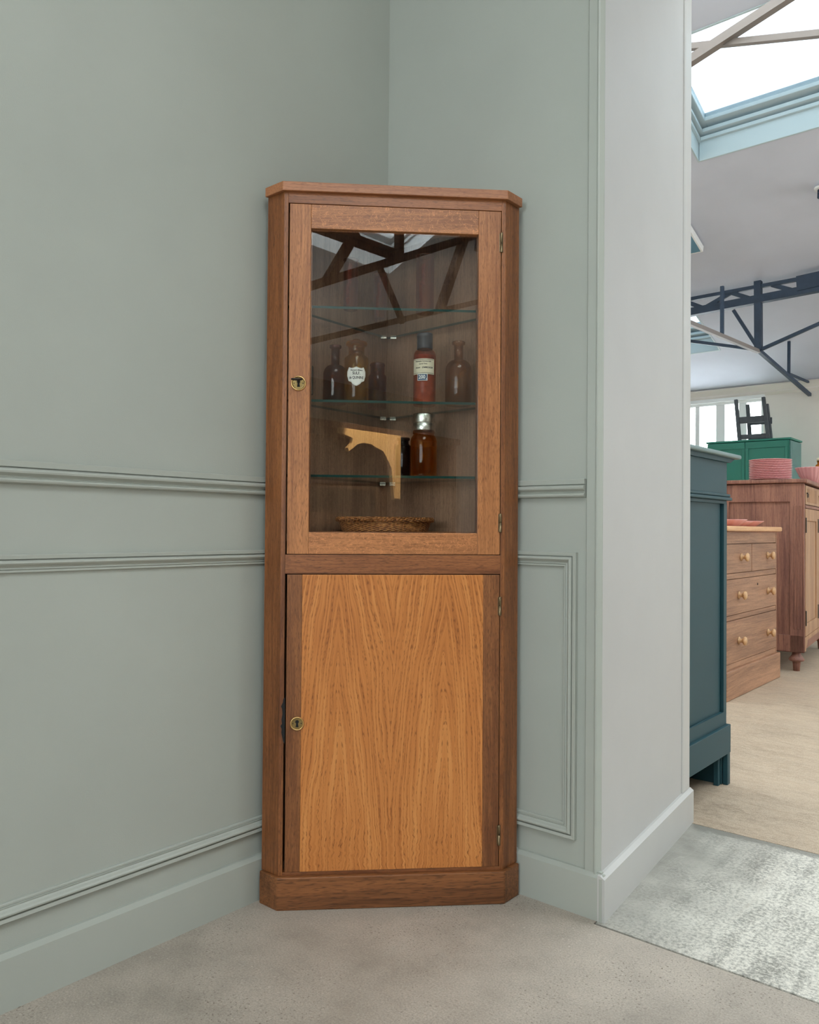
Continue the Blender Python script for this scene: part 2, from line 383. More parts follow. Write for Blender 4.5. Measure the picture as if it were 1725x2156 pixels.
# ------------------------------------------------------------------ mesh builder
class MB:
    def __init__(s): s.v, s.f, s.mi, s.sm = [], [], [], []
    def face(s, pts, mi=0, smooth=False):
        b = len(s.v); s.v += [tuple(p) for p in pts]
        s.f.append(tuple(range(b, b+len(pts)))); s.mi.append(mi); s.sm.append(smooth)
    def add(s, vs, fs, mi=0, smooth=False):
        b = len(s.v); s.v += [tuple(p) for p in vs]
        for f in fs:
            s.f.append(tuple(i+b for i in f)); s.mi.append(mi); s.sm.append(smooth)
        return s
    def box(s, x0, x1, y0, y1, z0, z1, mi=0, faces=None):
        vs = [(x, y, z) for z in (z0, z1) for y in (y0, y1) for x in (x0, x1)]
        return s.add(vs, [(0, 2, 3, 1), (4, 5, 7, 6), (0, 1, 5, 4), (2, 6, 7, 3), (0, 4, 6, 2), (1, 3, 7, 5)], mi)
    def prism(s, poly, z0, z1, mi=0, axis='Z', smooth=False):
        """extrude a polygon (counter-clockwise) along an axis"""
        n = len(poly)
        def P(a, b, c):
            return {'Z': (a, b, c), 'Y': (a, c, b), 'X': (c, a, b)}[axis]
        vs = [P(a, b, z0) for a, b in poly] + [P(a, b, z1) for a, b in poly]
        flip = axis == 'Y'
        fs = [tuple(reversed(range(n))), tuple(range(n, 2*n))] + [(i, (i+1) % n, n+(i+1) % n, n+i) for i in range(n)]
        if flip: fs = [tuple(reversed(f)) for f in fs]
        b = len(s.v); s.v += vs
        for k, f in enumerate(fs):
            s.f.append(tuple(i+b for i in f)); s.mi.append(mi); s.sm.append(smooth and k > 1)
        return s
    def lathe(s, prof, seg=40, c=(0, 0, 0), mi=0, smooth=True, axis='Z', close=False, fx=None):
        """revolve (r, z) points; order bottom-to-top on the outside"""
        n = len(prof); vs = []
        for i in range(seg):
            a = 2*PI*i/seg
            for k, (r, z) in enumerate(prof):
                if fx: r = fx(r, z, a)
                x, y = r*math.cos(a), r*math.sin(a)
                if axis == 'Z': p = (x, y, z)
                elif axis == 'Y': p = (x, z, -y)
                else: p = (z, x, y)
                vs.append((p[0]+c[0], p[1]+c[1], p[2]+c[2]))
        fs = []
        m = n if close else n-1
        for i in range(seg):
            j = (i+1) % seg
            for k in range(m):
                k2 = (k+1) % n
                fs.append((i*n+k, j*n+k, j*n+k2, i*n+k2))
        return s.add(vs, fs, mi, smooth)
    def tube(s, pts, r, seg=10, mi=0, smooth=True, closed=False):
        pts = [Vector(p) for p in pts]; n = len(pts); vs = []
        up = Vector((0, 0, 1))
        for i, p in enumerate(pts):
            if closed: d = pts[(i+1) % n]-pts[i-1]
            else: d = (pts[min(i+1, n-1)]-pts[max(i-1, 0)])
            d.normalize()
            a = up if abs(d.dot(up)) < 0.95 else Vector((1, 0, 0))
            e1 = d.cross(a).normalized(); e2 = d.cross(e1).normalized()
            rr_ = r[i] if isinstance(r, (list, tuple)) else r
            for k in range(seg):
                t = 2*PI*k/seg
                vs.append(p+e1*rr_*math.cos(t)+e2*rr_*math.sin(t))
        fs = []
        for i in range(n if closed else n-1):
            j = (i+1) % n
            for k in range(seg):
                k2 = (k+1) % seg
                fs.append((i*seg+k, i*seg+k2, j*seg+k2, j*seg+k))
        if not closed:
            fs += [tuple(reversed(range(seg))), tuple(range((n-1)*seg, n*seg))]
        return s.add(vs, fs, mi, smooth)
    def bar(s, a, b, w, h=None, mi=0):
        """rectangular steel bar from a to b"""
        a, b = Vector(a), Vector(b); h = h or w
        d = (b-a).normalized()
        up = Vector((0, 0, 1)) if abs(d.z) < 0.95 else Vector((1, 0, 0))
        e1 = d.cross(up).normalized()*w/2; e2 = e1.cross(d).normalized()*h/2
        vs = [q+s1*e1+s2*e2 for q in (a, b) for s1, s2 in ((-1, -1), (1, -1), (1, 1), (-1, 1))]
        return s.add(vs, [(3, 2, 1, 0), (4, 5, 6, 7), (0, 1, 5, 4), (1, 2, 6, 5), (2, 3, 7, 6), (3, 0, 4, 7)], mi)
    def build(s, name, mats, parent=None, bevel=0.0, seg=2, loc=None, rot=None):
        me = bpy.data.meshes.new(name)
        me.from_pydata(s.v, [], s.f)
        if not isinstance(mats, (list, tuple)): mats = [mats]
        for m in mats: me.materials.append(m)
        me.polygons.foreach_set('material_index', s.mi)
        me.polygons.foreach_set('use_smooth', s.sm)
        bm = bmesh.new(); bm.from_mesh(me)
        bmesh.ops.remove_doubles(bm, verts=bm.verts, dist=1e-6)
        bmesh.ops.recalc_face_normals(bm, faces=bm.faces)
        bm.to_mesh(me); bm.free()
        me.update()
        o = bpy.data.objects.new(name, me)
        COL.objects.link(o)
        if parent: o.parent = parent
        if loc: o.location = loc
        if rot: o.rotation_euler = rot
        if bevel:
            b = o.modifiers.new('soft_edges', 'BEVEL')
            b.width, b.segments, b.limit_method, b.angle_limit = bevel, seg, 'ANGLE', math.radians(40)
            b.harden_normals = False
        return o

def tag(o, label, cat, group=None, kind=None):
    o['label'] = label; o['category'] = cat
    if group: o['group'] = group
    if kind: o['kind'] = kind
    return o
def struct(o):
    o['kind'] = 'structure'; return o
def empty(name, loc, rot=(0, 0, 0)):
    o = bpy.data.objects.new(name, None); COL.objects.link(o)
    o.empty_display_size = 0.05
    o.location = loc; o.rotation_euler = rot
    return o

# ------------------------------------------------------------------ the setting
# floors
m = MB(); m.box(-0.2, XR, YB-0.2, -0.034, -0.1, 0.0); m.box(-0.2, XD0, -0.034, 0.1, -0.1, 0.0)
struct(m.build('floor', M['floor']))
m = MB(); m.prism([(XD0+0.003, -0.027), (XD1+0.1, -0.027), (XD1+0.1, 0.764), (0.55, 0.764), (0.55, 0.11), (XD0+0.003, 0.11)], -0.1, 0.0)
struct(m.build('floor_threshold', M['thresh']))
m = MB(); m.box(XL-0.2, XR, 0.768, YF+0.2, -0.1, 0.0)
struct(m.build('floor_shop', M['shopfloor']))
m = MB(); m.box(-0.2, XD1+0.1, -0.035, 0.775, -0.12, -0.006)
struct(m.build('floor_joint', M['gap']))

# left wall of the corner room (x = 0)
def wall_poly_yz(name, x0, x1, poly, mat):
    m = MB(); m.prism(poly, x0, x1, axis='X'); return struct(m.build(name, mat))
wall_poly_yz('wall_left', -0.2, 0.0, [(YB, 0), (0.0, 0), (0.0, z_room(0)+0.1), (YB, z_room(YB)+0.1)], M['sage'])
# partition wall with the doorway: sage face to the corner room, splayed pale reveal
def partition():
    ZT = 4.7
    m = MB()
    # left piece: sage face y=0 is material 0, reveal 1, back 2
    p = [(XL, 0.0), (XD0-0.006, 0.0), (XD0, 0.006), (0.620, 0.772), (0.612, YW), (XL, YW)]
    n = len(p); mats = [0, 0, 1, 1, 2, 2]
    for i in range(n):
        a, b = p[i], p[(i+1) % n]
        m.face([(a[0], a[1], 0), (b[0], b[1], 0), (b[0], b[1], ZT), (a[0], a[1], ZT)], mats[i])
    m.face([(q[0], q[1], ZT) for q in p], 2)
    m.face([(q[0], q[1], 0) for q in reversed(p)], 2)
    struct(m.build('wall_right', [M['sage'], M['white'], M['cream']]))
    m = MB()
    m.box(XD1, XR, 0, YW, 0, ZT)
    struct(m.build('wall_partition', M['cream']))
    m = MB(); m.box(XD0-0.2, XD1+0.02, 0.02, YW-0.02, 3.05, 4.7)
    struct(m.build('wall_lintel', M['cream']))
partition()
m = MB()   # east wall with an unseen window, added for light
m.prism([(YB, 0), (3.9, 0), (3.9, 3.6), (0.4, 4.8), (YB, z_room(YB)+0.15)], XR, XR+0.2, axis='X')
m.prism([(3.9, 2.3), (6.4, 2.3), (6.4, 2.8), (3.9, 3.6)], XR, XR+0.2, axis='X')
m.box(XR, XR+0.2, 6.4, YF, 0, 2.6); m.box(XR, XR+0.2, 3.9, 6.4, 0, 0.8)
struct(m.build('wall_east', M['cream']))
wall_poly_yz('wall_west', XL-0.2, XL, [(YW, 0), (YF, 0), (YF, 2.6), (YW, 4.7)], M['cream'])
BX0, BX1, BZ0, BZ1 = 0.5, 2.9, 0.95, 2.22
m = MB(); zt = z_room(YB)+0.1
m.box(-0.2, BX0, YB-0.2, YB, 0, zt); m.box(BX1, XR+0.2, YB-0.2, YB, 0, zt); m.box(BX0, BX1, YB-0.2, YB, 0, BZ0); m.box(BX0, BX1, YB-0.2, YB, BZ1, zt)
struct(m.build('wall_back', M['sage']))
# far wall with a band of windows
WX0, WX1, WZ0, WZ1 = -2.35, -0.955, 1.45, 2.315
m = MB()
m.box(XL-0.2, WX0, YF, YF+0.2, 0, 2.6); m.box(WX1, XR+0.2, YF, YF+0.2, 0, 2.6)
m.box(WX0, WX1, YF, YF+0.2, 0, WZ0); m.box(WX0, WX1, YF, YF+0.2, WZ1, 2.6)
struct(m.build('wall_far', M['cream']))

def slab_with_holes(name, x0, x1, y0, y1, zf, holes, thick, mat):
    xs = sorted(set([x0, x1]+[h[0] for h in holes]+[h[1] for h in holes]))
    ys = sorted(set([y0, y1]+[h[2] for h in holes]+[h[3] for h in holes]))
    def hole(i, j):
        if i < 0 or j < 0 or i >= len(xs)-1 or j >= len(ys)-1: return True
        cx, cy = (xs[i]+xs[i+1])/2, (ys[j]+ys[j+1])/2
        return any(h[0] < cx < h[1] and h[2] < cy < h[3] for h in holes)
    m = MB()
    for i in range(len(xs)-1):
        for j in range(len(ys)-1):
            if hole(i, j): continue
            a, b, c, d = xs[i], xs[i+1], ys[j], ys[j+1]
            lo = [(a, c, zf(c)), (b, c, zf(c)), (b, d, zf(d)), (a, d, zf(d))]
            hi = [(x, y, z+thick) for x, y, z in lo]
            m.face(list(reversed(lo))); m.face(hi)
            for (di, dj, e) in ((0, -1, (0, 1)), (1, 0, (1, 2)), (0, 1, (2, 3)), (-1, 0, (3, 0))):
                if hole(i+di, j+dj):
                    m.face([lo[e[0]], lo[e[1]], hi[e[1]], hi[e[0]]])
    return struct(m.build(name, mat))
slab_with_holes('ceiling', XL-0.1, XR+0.1, 0.45, YF+0.1, z_shop, SKY_SHOP, 0.26, M['ceiling'])
slab_with_holes('ceiling_corner_room', -0.1, XR+0.1, YB-0.1, 0.45, z_room, SKY_ROOM, 0.26, M['ceiling_dim'])

# roof windows: stepped white frames lining the shafts, panes on top
WN = [0]
def skylight(h, zf, slope, mat, gm):
    WN[0] += 1
    x0, x1, y0, y1 = h
    yc = (y0+y1)/2
    hx, hy = (x1-x0)/2, (y1-y0)/2
    root = MB()
    def ring(o, inset0, inset1, za, zb):
        ax, ay, bx, by = hx-inset0, hy-inset0, hx-inset1, hy-inset1
        o.box(-ax, -bx, -ay, ay, za, zb); o.box(bx, ax, -ay, ay, za, zb)
        o.box(-bx, bx, -ay, -by, za, zb); o.box(-bx, bx, by, ay, za, zb)
    ring(root, -0.002, 0.010, -0.006, 0.150)
    ring(root, 0.0, 0.026, 0.125, 0.150)
    ring(root, 0.0, 0.044, 0.165, 0.190)
    ring(root, 0.0, 0.072, 0.215, 0.270)
    root.v = [(x, y, z+slope*y) for x, y, z in root.v]
    o = struct(root.build('window_%d' % WN[0], mat, None, 0.003, 2, ((x0+x1)/2, yc, zf(yc))))
    g = MB(); g.box(-hx+0.06, hx-0.06, -hy+0.06, hy-0.06, 0.240, 0.246)
    g.v = [(x, y, z+slope*y) for x, y, z in g.v]
    g.build('pane', gm, o)
    return o
for i, h in enumerate(SKY_SHOP): skylight(h, z_shop, -LWT, M['frame_blue'], M['tint_glass'] if i < 3 else M['sky_glass'])
for h in SKY_ROOM: skylight(h, z_room, RW, M['frame_white'], M['sky_glass'])

# window band in the far wall: casements with mullions
def far_window():
    WN[0] += 1
    m = MB()
    m.box(WX0-0.05, WX1+0.017, YF-0.035, YF+0.02, WZ1, WZ1+0.04)   # head trim
    m.box(WX0, WX1, YF-0.01, YF+0.06, WZ1-0.03, WZ1)
    m.box(WX0, WX1, YF-0.02, YF+0.06, WZ0, WZ0+0.05)
    m.box(WX1-0.022, WX1, YF-0.012, YF+0.06, WZ0, WZ1)
    m.box(WX0, WX0+0.05, YF-0.012, YF+0.06, WZ0, WZ1)
    for xa, xb in ((-1.448, -1.352), (-1.205, -1.125), (-1.90, -1.86), (-1.672, -1.625), (-2.14, -2.06)):
        m.box(xa, xb, YF-0.006, YF+0.05, WZ0+0.05, WZ1-0.03)
    o = struct(m.build('window_%d' % WN[0], M['frame_white'], None, 0.004))
    g = MB(); g.box(WX0+0.03, WX1-0.015, YF+0.03, YF+0.034, WZ0+0.03, WZ1-0.02)
    g.build('pane', M['sky_glass'], o)
far_window()
def added_back_window():  # unseen window, added to light the right wall and the cabinet
    WN[0] += 1
    m = MB()
    m.box(BX0, BX1, YB-0.12, YB+0.02, BZ0, BZ0+0.06); m.box(BX0, BX1, YB-0.12, YB+0.02, BZ1-0.06, BZ1)
    for k in range(4): m.box(BX0+k*0.7815, BX0+k*0.7815+0.055, YB-0.12, YB, BZ0+0.06, BZ1-0.06)
    o = struct(m.build('window_%d' % WN[0], M['frame_white'], None, 0.004))
    g = MB(); g.box(BX0+0.02, BX1-0.02, YB-0.09, YB-0.084, BZ0+0.02, BZ1-0.02); g.build('pane', M['sky_glass'], o)
added_back_window()
def added_east_window():  # unseen window, added to light the chest fronts and the reveal
    WN[0] += 1
    m = MB()
    m.box(XR-0.03, XR+0.1, 3.9, 6.4, 0.80, 0.86); m.box(XR-0.03, XR+0.1, 3.9, 6.4, 2.24, 2.30)
    for k in range(4): m.box(XR-0.01, XR+0.1, 3.9+k*0.81, 3.97+k*0.81, 0.86, 2.24)
    o = struct(m.build('window_%d' % WN[0], M['frame_white'], None, 0.004))
    g = MB(); g.box(XR+0.08, XR+0.086, 3.92, 6.38, 0.82, 2.28); g.build('pane', M['sky_glass'], o)
added_east_window()
TN = [0]
def trim(m, mat, bevel=0.0):
    TN[0] += 1
    return struct(m.build('trim_%d' % TN[0], mat, None, bevel))

# mouldings
RAIL = [(0, .045), (.010, .0455), (.0125, .044), (.011, .0325), (.0055, .0315), (.0055, .0298), (.012, .0295), (.0165, .0275), (.0185, .0242),
        (.0175, .0205), (.0125, .0175), (.0085, .0150), (.0075, .0125), (.0100, .0108), (.0095, .0098), (.0135, .0088), (.0150, .0060), (.0135, .0025), (.009, .0004), (0, 0)]
FRAME = [(0, 0), (.012, 0), (.0135, .0015), (.0125, .0085), (.0065, .0095), (.0065, .0110), (.0125, .0115), (.0160, .0140), (.0165, .0170), (.0140, .0200),
         (.0090, .0225), (.0070, .0255), (.0085, .0285), (.0055, .0292), (.0055, .0302), (.0070, .0310), (.0070, .0345), (.0050, .0358), (0, .036)]
def run_profile(prof, p0, p1, nrm, z0):
    """horizontal moulding along a wall"""
    m = MB(); p0, p1, nrm = Vector(p0), Vector(p1), Vector(nrm)
    A = [p0+nrm*d+Vector((0, 0, z0+h)) for d, h in prof]
    B = [p1+nrm*d+Vector((0, 0, z0+h)) for d, h in prof]
    n = len(prof)
    m.add(A+B, [(i, (i+1) % n, n+(i+1) % n, n+i) for i in range(n)]+[tuple(range(n)), tuple(reversed(range(n, 2*n)))], 0)
    return m
def frame_profile(prof, a0, a1, z0, z1, f3):
    """mitred rectangular moulding frame; f3 maps (along, out, z) to a point"""
    m = MB(); n = len(prof); vs = []
    for (a, z, sa, sz) in ((a0, z0, 1, 1), (a1, z0, -1, 1), (a1, z1, -1, -1), (a0, z1, 1, -1)):
        for d, w in prof: vs.append(f3(a+sa*w, d, z+sz*w))
    fs = []
    for c in range(4):
        e = (c+1) % 4
        for i in range(n-1): fs.append((c*n+i, e*n+i, e*n+i+1, c*n+i+1))
    m.add(vs, fs); return m
trim(run_profile(RAIL, (0, YB, 0), (0, -0.0, 0), (1, 0, 0), 1.008), M['sage_trim'])
trim(frame_profile(FRAME, -2.75, -0.065, 0.166, 0.870, lambda a, d, z: (d, a, z)), M['sage_trim'])
trim(run_profile(RAIL, (0.0, 0, 0), (0.662, 0, 0), (0, -1, 0), 1.008), M['sage_trim'])
trim(frame_profile(FRAME, 0.065, 0.640, 0.172, 0.872, lambda a, d, z: (a, -d, z)), M['sage_trim'])
# corner strip beside the doorway: flat board, bead, then a slanted return
m = MB()
m.prism([(0.6655, 0.0), (0.6655, -0.006), (0.6670, -0.0075), (0.6890, -0.0075), (0.6915, -0.0105), (0.6945, -0.0110), (0.6970, -0.0090), (0.7030, 0.0015), (0.7030, 0.004), (0.69, 0.004)], 0.095, 4.4)
trim(m, M['sage_trim'])
# bead at the far end of the reveal
m = MB()
m.prism([(0.624, 0.700), (0.6315, 0.701), (0.6320, 0.712), (0.6300, 0.735), (0.6270, 0.770), (0.6215, 0.779), (0.612, 0.779), (0.612, 0.72)], 0.108, 3.05)
trim(m, M['white_trim'], 0.002)
# cornice below the sloping shop ceiling
m = run_profile([(0, .115), (.05, .112), (.06, .10), (.035, .07), (.02, .045), (.025, .03), (.012, .012), (0, 0)], (XL, YF, 0), (XR, YF, 0), (0, -1, 0), 2.345)
trim(m, M['cream'])
# baseboards
SK = [(0, .108), (.007, .108), (.018, .1005), (.018, 0), (0, 0)]
def skirting(name, p0, p1, nrm, mat):
    m = run_profile(SK, p0, p1, nrm, 0); return struct(m.build(name, mat))
skirting('baseboard_left', (0, YB, 0), (0, 0, 0), (1, 0, 0), M['sage_trim'])
m = run_profile(SK, (0, 0, 0), (0.7165, 0, 0), (0, -1, 0), 0)
m.box(0.690, 0.7095, -0.0065, 0.004, 0.0, 0.1115); m.box(0.690, 0.7130, -0.0095, 0.004, 0.0, 0.1065); m.box(0.690, 0.7195, -0.0165, 0.004, 0.0, 0.1010)
struct(m.build('baseboard_right', M['sage_trim']))
dirv = Vector((0.620-XD0, 0.772, 0)).normalized(); nv = Vector((dirv.y, -dirv.x, 0))
a = Vector((XD0, 0.0, 0))-dirv*0.0185; b = Vector((0.620, 0.772, 0))+dirv*0.006
skirting('baseboard_doorway', a, b, nv, M['white_trim'])
skirting('baseboard_back', (XR, YB, 0), (0, YB, 0), (0, 1, 0), M['sage_trim'])

# ------------------------------------------------------------------ the corner cabinet
CAB = empty('corner_cabinet', (0.2935, -0.2875, 0), (0, -0.0030, math.radians(44.75)))
tag(CAB, 'tall narrow oak corner cabinet with glazed upper door and honey veneered lower door', 'cabinet')
Y0 = 0.011
def pent(h, y0, r): return [(-h, y0), (h, y0), (h+r, y0+r), (0, y0+h+2*r), (-h-r, y0+r)]
H, R = 0.2775, 0.0435
BY = Y0+H+2*R          # back corner depth
ZT0, ZT1 = 1.757, 1.780
m = MB(); m.prism(pent(0.281, 0.0, 0.047), ZT0, ZT1)
m.build('cornice_top', M['oak_top'], CAB, 0.0015)
m = MB(); m.prism(pent(0.279, 0.0, 0.047), 0.0, 0.080)
m.build('plinth', M['plinth'], CAB, 0.003)
for s in (-1, 1):
    q = 0.7071
    p = [(s*H, Y0), (s*(H+R), Y0+R), (s*(H+R-0.0141), Y0+R+0.0141), (s*(H-0.0105), Y0+0.026), (s*(H-0.0105), Y0)]
    if s < 0: p = p[::-1]
    m = MB(); m.prism(p[::-1], 0.080, ZT0)
    m.build('side_return', M['oak_v'], CAB, 0.0008)
    # back board along the wall
    p = [(s*(H+R), Y0+R), (0, BY), (0, BY-0.0141), (s*(H+R-0.0141), Y0+R)]
    m = MB(); m.prism(p if s > 0 else p[::-1], 0.080, ZT0)
    m.build('back_board', M['inside'], CAB)
xi = H-0.0105
m = MB(); m.box(-xi, xi, Y0, Y0+0.022, 1.7305, ZT0)
m.build('top_rail', M['oak_h'], CAB, 0.0006)
m = MB(); m.box(-xi, xi, Y0, Y0+0.022, 0.8145, 0.8615)
m.build('middle_rail', M['oak_h'], CAB, 0.0006)
m = MB(); m.box(-xi, xi, Y0, Y0+0.022, 0.080, 0.0885)
m.build('bottom_rail', M['oak_h'], CAB, 0.0006)
inner = [(-xi, Y0+0.022), (xi, Y0+0.022), (H+R-0.022, Y0+R), (0, BY-0.018), (-H-R+0.022, Y0+R)]
for nm, za, zb in (('cabinet_floor', 0.895, 0.912), ('cabinet_base', 0.0805, 0.0860), ('cabinet_ceiling', 1.735, 1.7565)):
    m = MB(); m.prism(inner, za, zb); m.build(nm, M['inside'], CAB)
# glass shelves with green polished edges
def shelf(z):
    yf = Y0+0.030
    p = [(-0.262, yf), (0.262, yf), (0.277, yf+0.016), (0, BY-0.020), (-0.277, yf+0.016)]
    m = MB(); t = 0.006
    m.face([(a, b, z) for a, b in reversed(p)], 0); m.face([(a, b, z+t) for a, b in p], 0)
    for i in range(5):
        a, b = p[i], p[(i+1) % 5]
        m.face([(a[0], a[1], z), (b[0], b[1], z), (b[0], b[1], z+t), (a[0], a[1], z+t)], 1)
    o = m.build('glass_shelf', [M['shelf_glass'], M['shelf_edge']], CAB)
    o['label'] = 'clear glass shelf with a green edge'
    c = MB()
    for sx in (-1, 1): c.box(min(sx*0.006, sx*0.022), max(sx*0.006, sx*0.022), BY-0.050, BY-0.036, z-0.005, z-0.0005)
    c.build('shelf_clip', M['tin'], CAB)
ZS = (1.0545, 1.2430, 1.4790)
for z in ZS: shelf(z)

# doors
def keyhole_poly(sx=1.0):
    pts = []
    for k in range(13):
        a = -PI/2+0.55+(2*PI-1.1)*k/12
        pts.append((0.0042*math.cos(a), 0.004+0.0042*math.sin(a)))
    return [(0.0034, -0.0085)]+pts+[(-0.0034, -0.0085)]
def escutcheon(parent, x, z, y, r, key=False):
    m = MB()
    m.lathe([(r*0.76, 0.0006), (r*0.80, 0.0030), (r*0.88, 0.0042), (r*0.97, 0.0032), (r, 0.0)], 40, (x, y, z), 0, True, 'Y')
    # lathe about Y points into the cabinet: mirror outwards
    m.v = [(a, 2*y-b, c) for a, b, c in m.v]
    o = m.build('lock_ring', M['brass'], parent)
    d = MB()
    d.lathe([(0.0, 0.0007), (r*0.78, 0.0007), (r*0.78, 0.0)], 40, (x, y, z), 0, False, 'Y')
    d.v = [(a, 2*y-b, c) for a, b, c in d.v]
    d.build('lock_plate', M['brass_dull'], parent)
    k = MB(); k.prism([(x+a*1.05, z+b*1.05) for a, b in keyhole_poly()], y-0.0012, y-0.0008, axis='Y')
    for sx in (-1, 1):
        k.lathe([(0, 0.0), (0.0013, 0.0), (0.0013, 0.0004)], 10, (x+sx*r*0.58, y-0.0012, z), 0, False, 'Y')
    k.build('keyhole', M['black'], parent)
    if key:
        k = MB()
        k.tube([(x, y-0.001, z+0.004), (x, y-0.020, z+0.0048)], 0.0027, 12)
        pts = [(x-0.003+0.0125*math.cos(2*PI*i/28), y-0.026-0.0075*math.sin(2*PI*i/28), z+0.0055) for i in range(28)]
        k.tube(pts, 0.0020, 8, closed=True)
        k.build('key', M['steel_key'], parent)
def hinge(parent, x, z0, z1):
    m = MB(); zc = (z0+z1)/2
    m.lathe([(0, z0), (0.0036, z0), (0.0038, z0+0.001), (0.0038, zc-0.0008), (0.0030, zc-0.0006), (0.0030, zc+0.0006), (0.0038, zc+0.0008), (0.0038, z1-0.001), (0.0034, z1), (0, z1)], 16, (x, Y0-0.001, 0))
    m.box(x-0.0052, x-0.002, Y0-0.0006, Y0+0.004, z0+0.002, z1-0.002)
    m.build('hinge', M['bronze'], parent)

# upper glazed door
DX0, DX1, DZ0, DZ1 = -0.2635, 0.2655, 0.8630, 1.7290
GX0, GX1, GZ0, GZ1 = -0.2110, 0.2085, 0.9165, 1.6690
m = MB(); t = 0.021
m.box(DX0, GX0, Y0, Y0+t, DZ0, DZ1, 0); m.box(GX1, DX1, Y0, Y0+t, DZ0, DZ1, 0)
m.box(GX0+0.0002, GX1-0.0002, Y0+0.0001, Y0+t, DZ0, GZ0, 1); m.box(GX0+0.0002, GX1-0.0002, Y0+0.0001, Y0+t, GZ1, DZ1, 1)
UD = m.build('upper_door', [M['oak_door_v'], M['oak_door_h']], CAB, 0.0009)
m = MB(); m.box(GX0-0.004, GX1+0.004, Y0+0.0075, Y0+0.0105, GZ0-0.004, GZ1+0.004)
m.build('glass_pane', M['pane'], UD)
m = MB()
e = 0.006
m.box(GX0, GX0+e*0.5, Y0+0.0105, Y0+0.02, GZ0, GZ1); m.box(GX1-e*0.5, GX1, Y0+0.0105, Y0+0.02, GZ0, GZ1)
m.box(GX0+e*0.5, GX1-e*0.5, Y0+0.0105, Y0+0.02, GZ0, GZ0+e*0.5); m.box(GX0+e*0.5, GX1-e*0.5, Y0+0.0105, Y0+0.02, GZ1-e*0.5, GZ1)
m.build('glazing_bead', M['lip'], UD)
escutcheon(UD, -0.2385, 1.2830, Y0, 0.0188, True)
m = MB(); m.box(-0.236, -0.2035, Y0+t, Y0+t+0.012, 1.258, 1.333)
m.build('lock_case', M['steel_key'], UD, 0.004)
hinge(UD, 0.2665, 1.625, 1.675); hinge(UD, 0.2665, 0.919, 0.966)
# lower veneered door
LX0, LX1, LZ0, LZ1 = -0.2618, 0.2655, 0.0890, 0.8125
m = MB(); m.box(-0.2250, 0.2245, Y0, Y0+t, LZ0, LZ1)
LD = m.build('lower_door', M['veneer'], CAB, 0.0005)
LD['label'] = 'honey coloured veneered lower door panel'
for xa, xb in ((LX0, -0.2252), (0.2247, LX1)):
    m = MB(); m.box(xa, xb, Y0+0.0002, Y0+t, LZ0, LZ1); m.build('lipping', M['lip'], LD, 0.0008)
escutcheon(LD, -0.2345, 0.4490, Y0, 0.0172)
hinge(LD, 0.2665, 0.711, 0.758); hinge(LD, 0.2665, 0.141, 0.191)
# splintered edge beside the lower lock
m = MB()
pts = [(-0.2642, 0.400)]
zz = 0.400
for w_, dz in ((0.001, .006), (0.003, .010), (0.0055, .012), (0.0045, .008), (0.0075, .007), (0.004, .006), (0.0052, .010), (0.003, .014), (0.0042, .012), (0.0065, .006), (0.002, .010), (0.0008, .008)):
    zz += dz; pts.append((-0.2672-w_, zz))
pts.append((-0.2642, zz+0.004))
m.prism(pts, Y0-0.0004, Y0+0.001, axis='Y')
m.build('splintered_edge', M['black'], CAB)

# ------------------------------------------------------------------ bottles
def face_angle(x, y): return math.atan2(-1.779-y, 1.590-x)
def to_patch(mb, r, xz, ang, th=0.0002, mi=0):
    """outline columns [(x, zlo, zhi)] wrapped on a cylinder of radius r facing ang"""
    vs = []; n = len(xz)
    for (x, lo, hi) in xz:
        for rad in (r, r+th):
            t = ang+x/r
            for z in (lo, hi): vs.append((rad*math.cos(t), rad*math.sin(t), z))
    fs = []
    for i in range(n-1):
        a, b = i*4, (i+1)*4
        fs += [(a+2, b+2, b+3, a+3), (a, a+1, b+1, b), (a+1, a+3, b+3, b+1), (a, b, b+2, a+2)]
    fs += [(0, 2, 3, 1), ((n-1)*4, (n-1)*4+1, (n-1)*4+3, (n-1)*4+2)]
    mb.add(vs, fs, mi)
def letters(name, text, size, r, ang, zc, parent, mat, xc=0.0, sx=1.0, shear=0.0, arch=0.0):
    cu = bpy.data.curves.new('lettering', 'FONT')
    cu.body = text; cu.size = size; cu.align_x = 'CENTER'; cu.align_y = 'CENTER'; cu.shear = shear
    cu.resolution_u = 3; cu.offset = size*0.022
    tmp = bpy.data.objects.new('lettering', cu); COL.objects.link(tmp)
    dg = bpy.context.evaluated_depsgraph_get()
    me = bpy.data.meshes.new_from_object(tmp.evaluated_get(dg))
    bpy.data.objects.remove(tmp); bpy.data.curves.remove(cu)
    for v in me.vertices:
        x, z = v.co.x*sx+xc, v.co.y+zc-arch*(v.co.x*sx/0.02)**2
        t = ang+x/r
        v.co = (r*math.cos(t), r*math.sin(t), z)
    me.materials.clear(); me.materials.append(mat)
    me.name = name
    o = bpy.data.objects.new(name, me); COL.objects.link(o); o.parent = parent
    return o

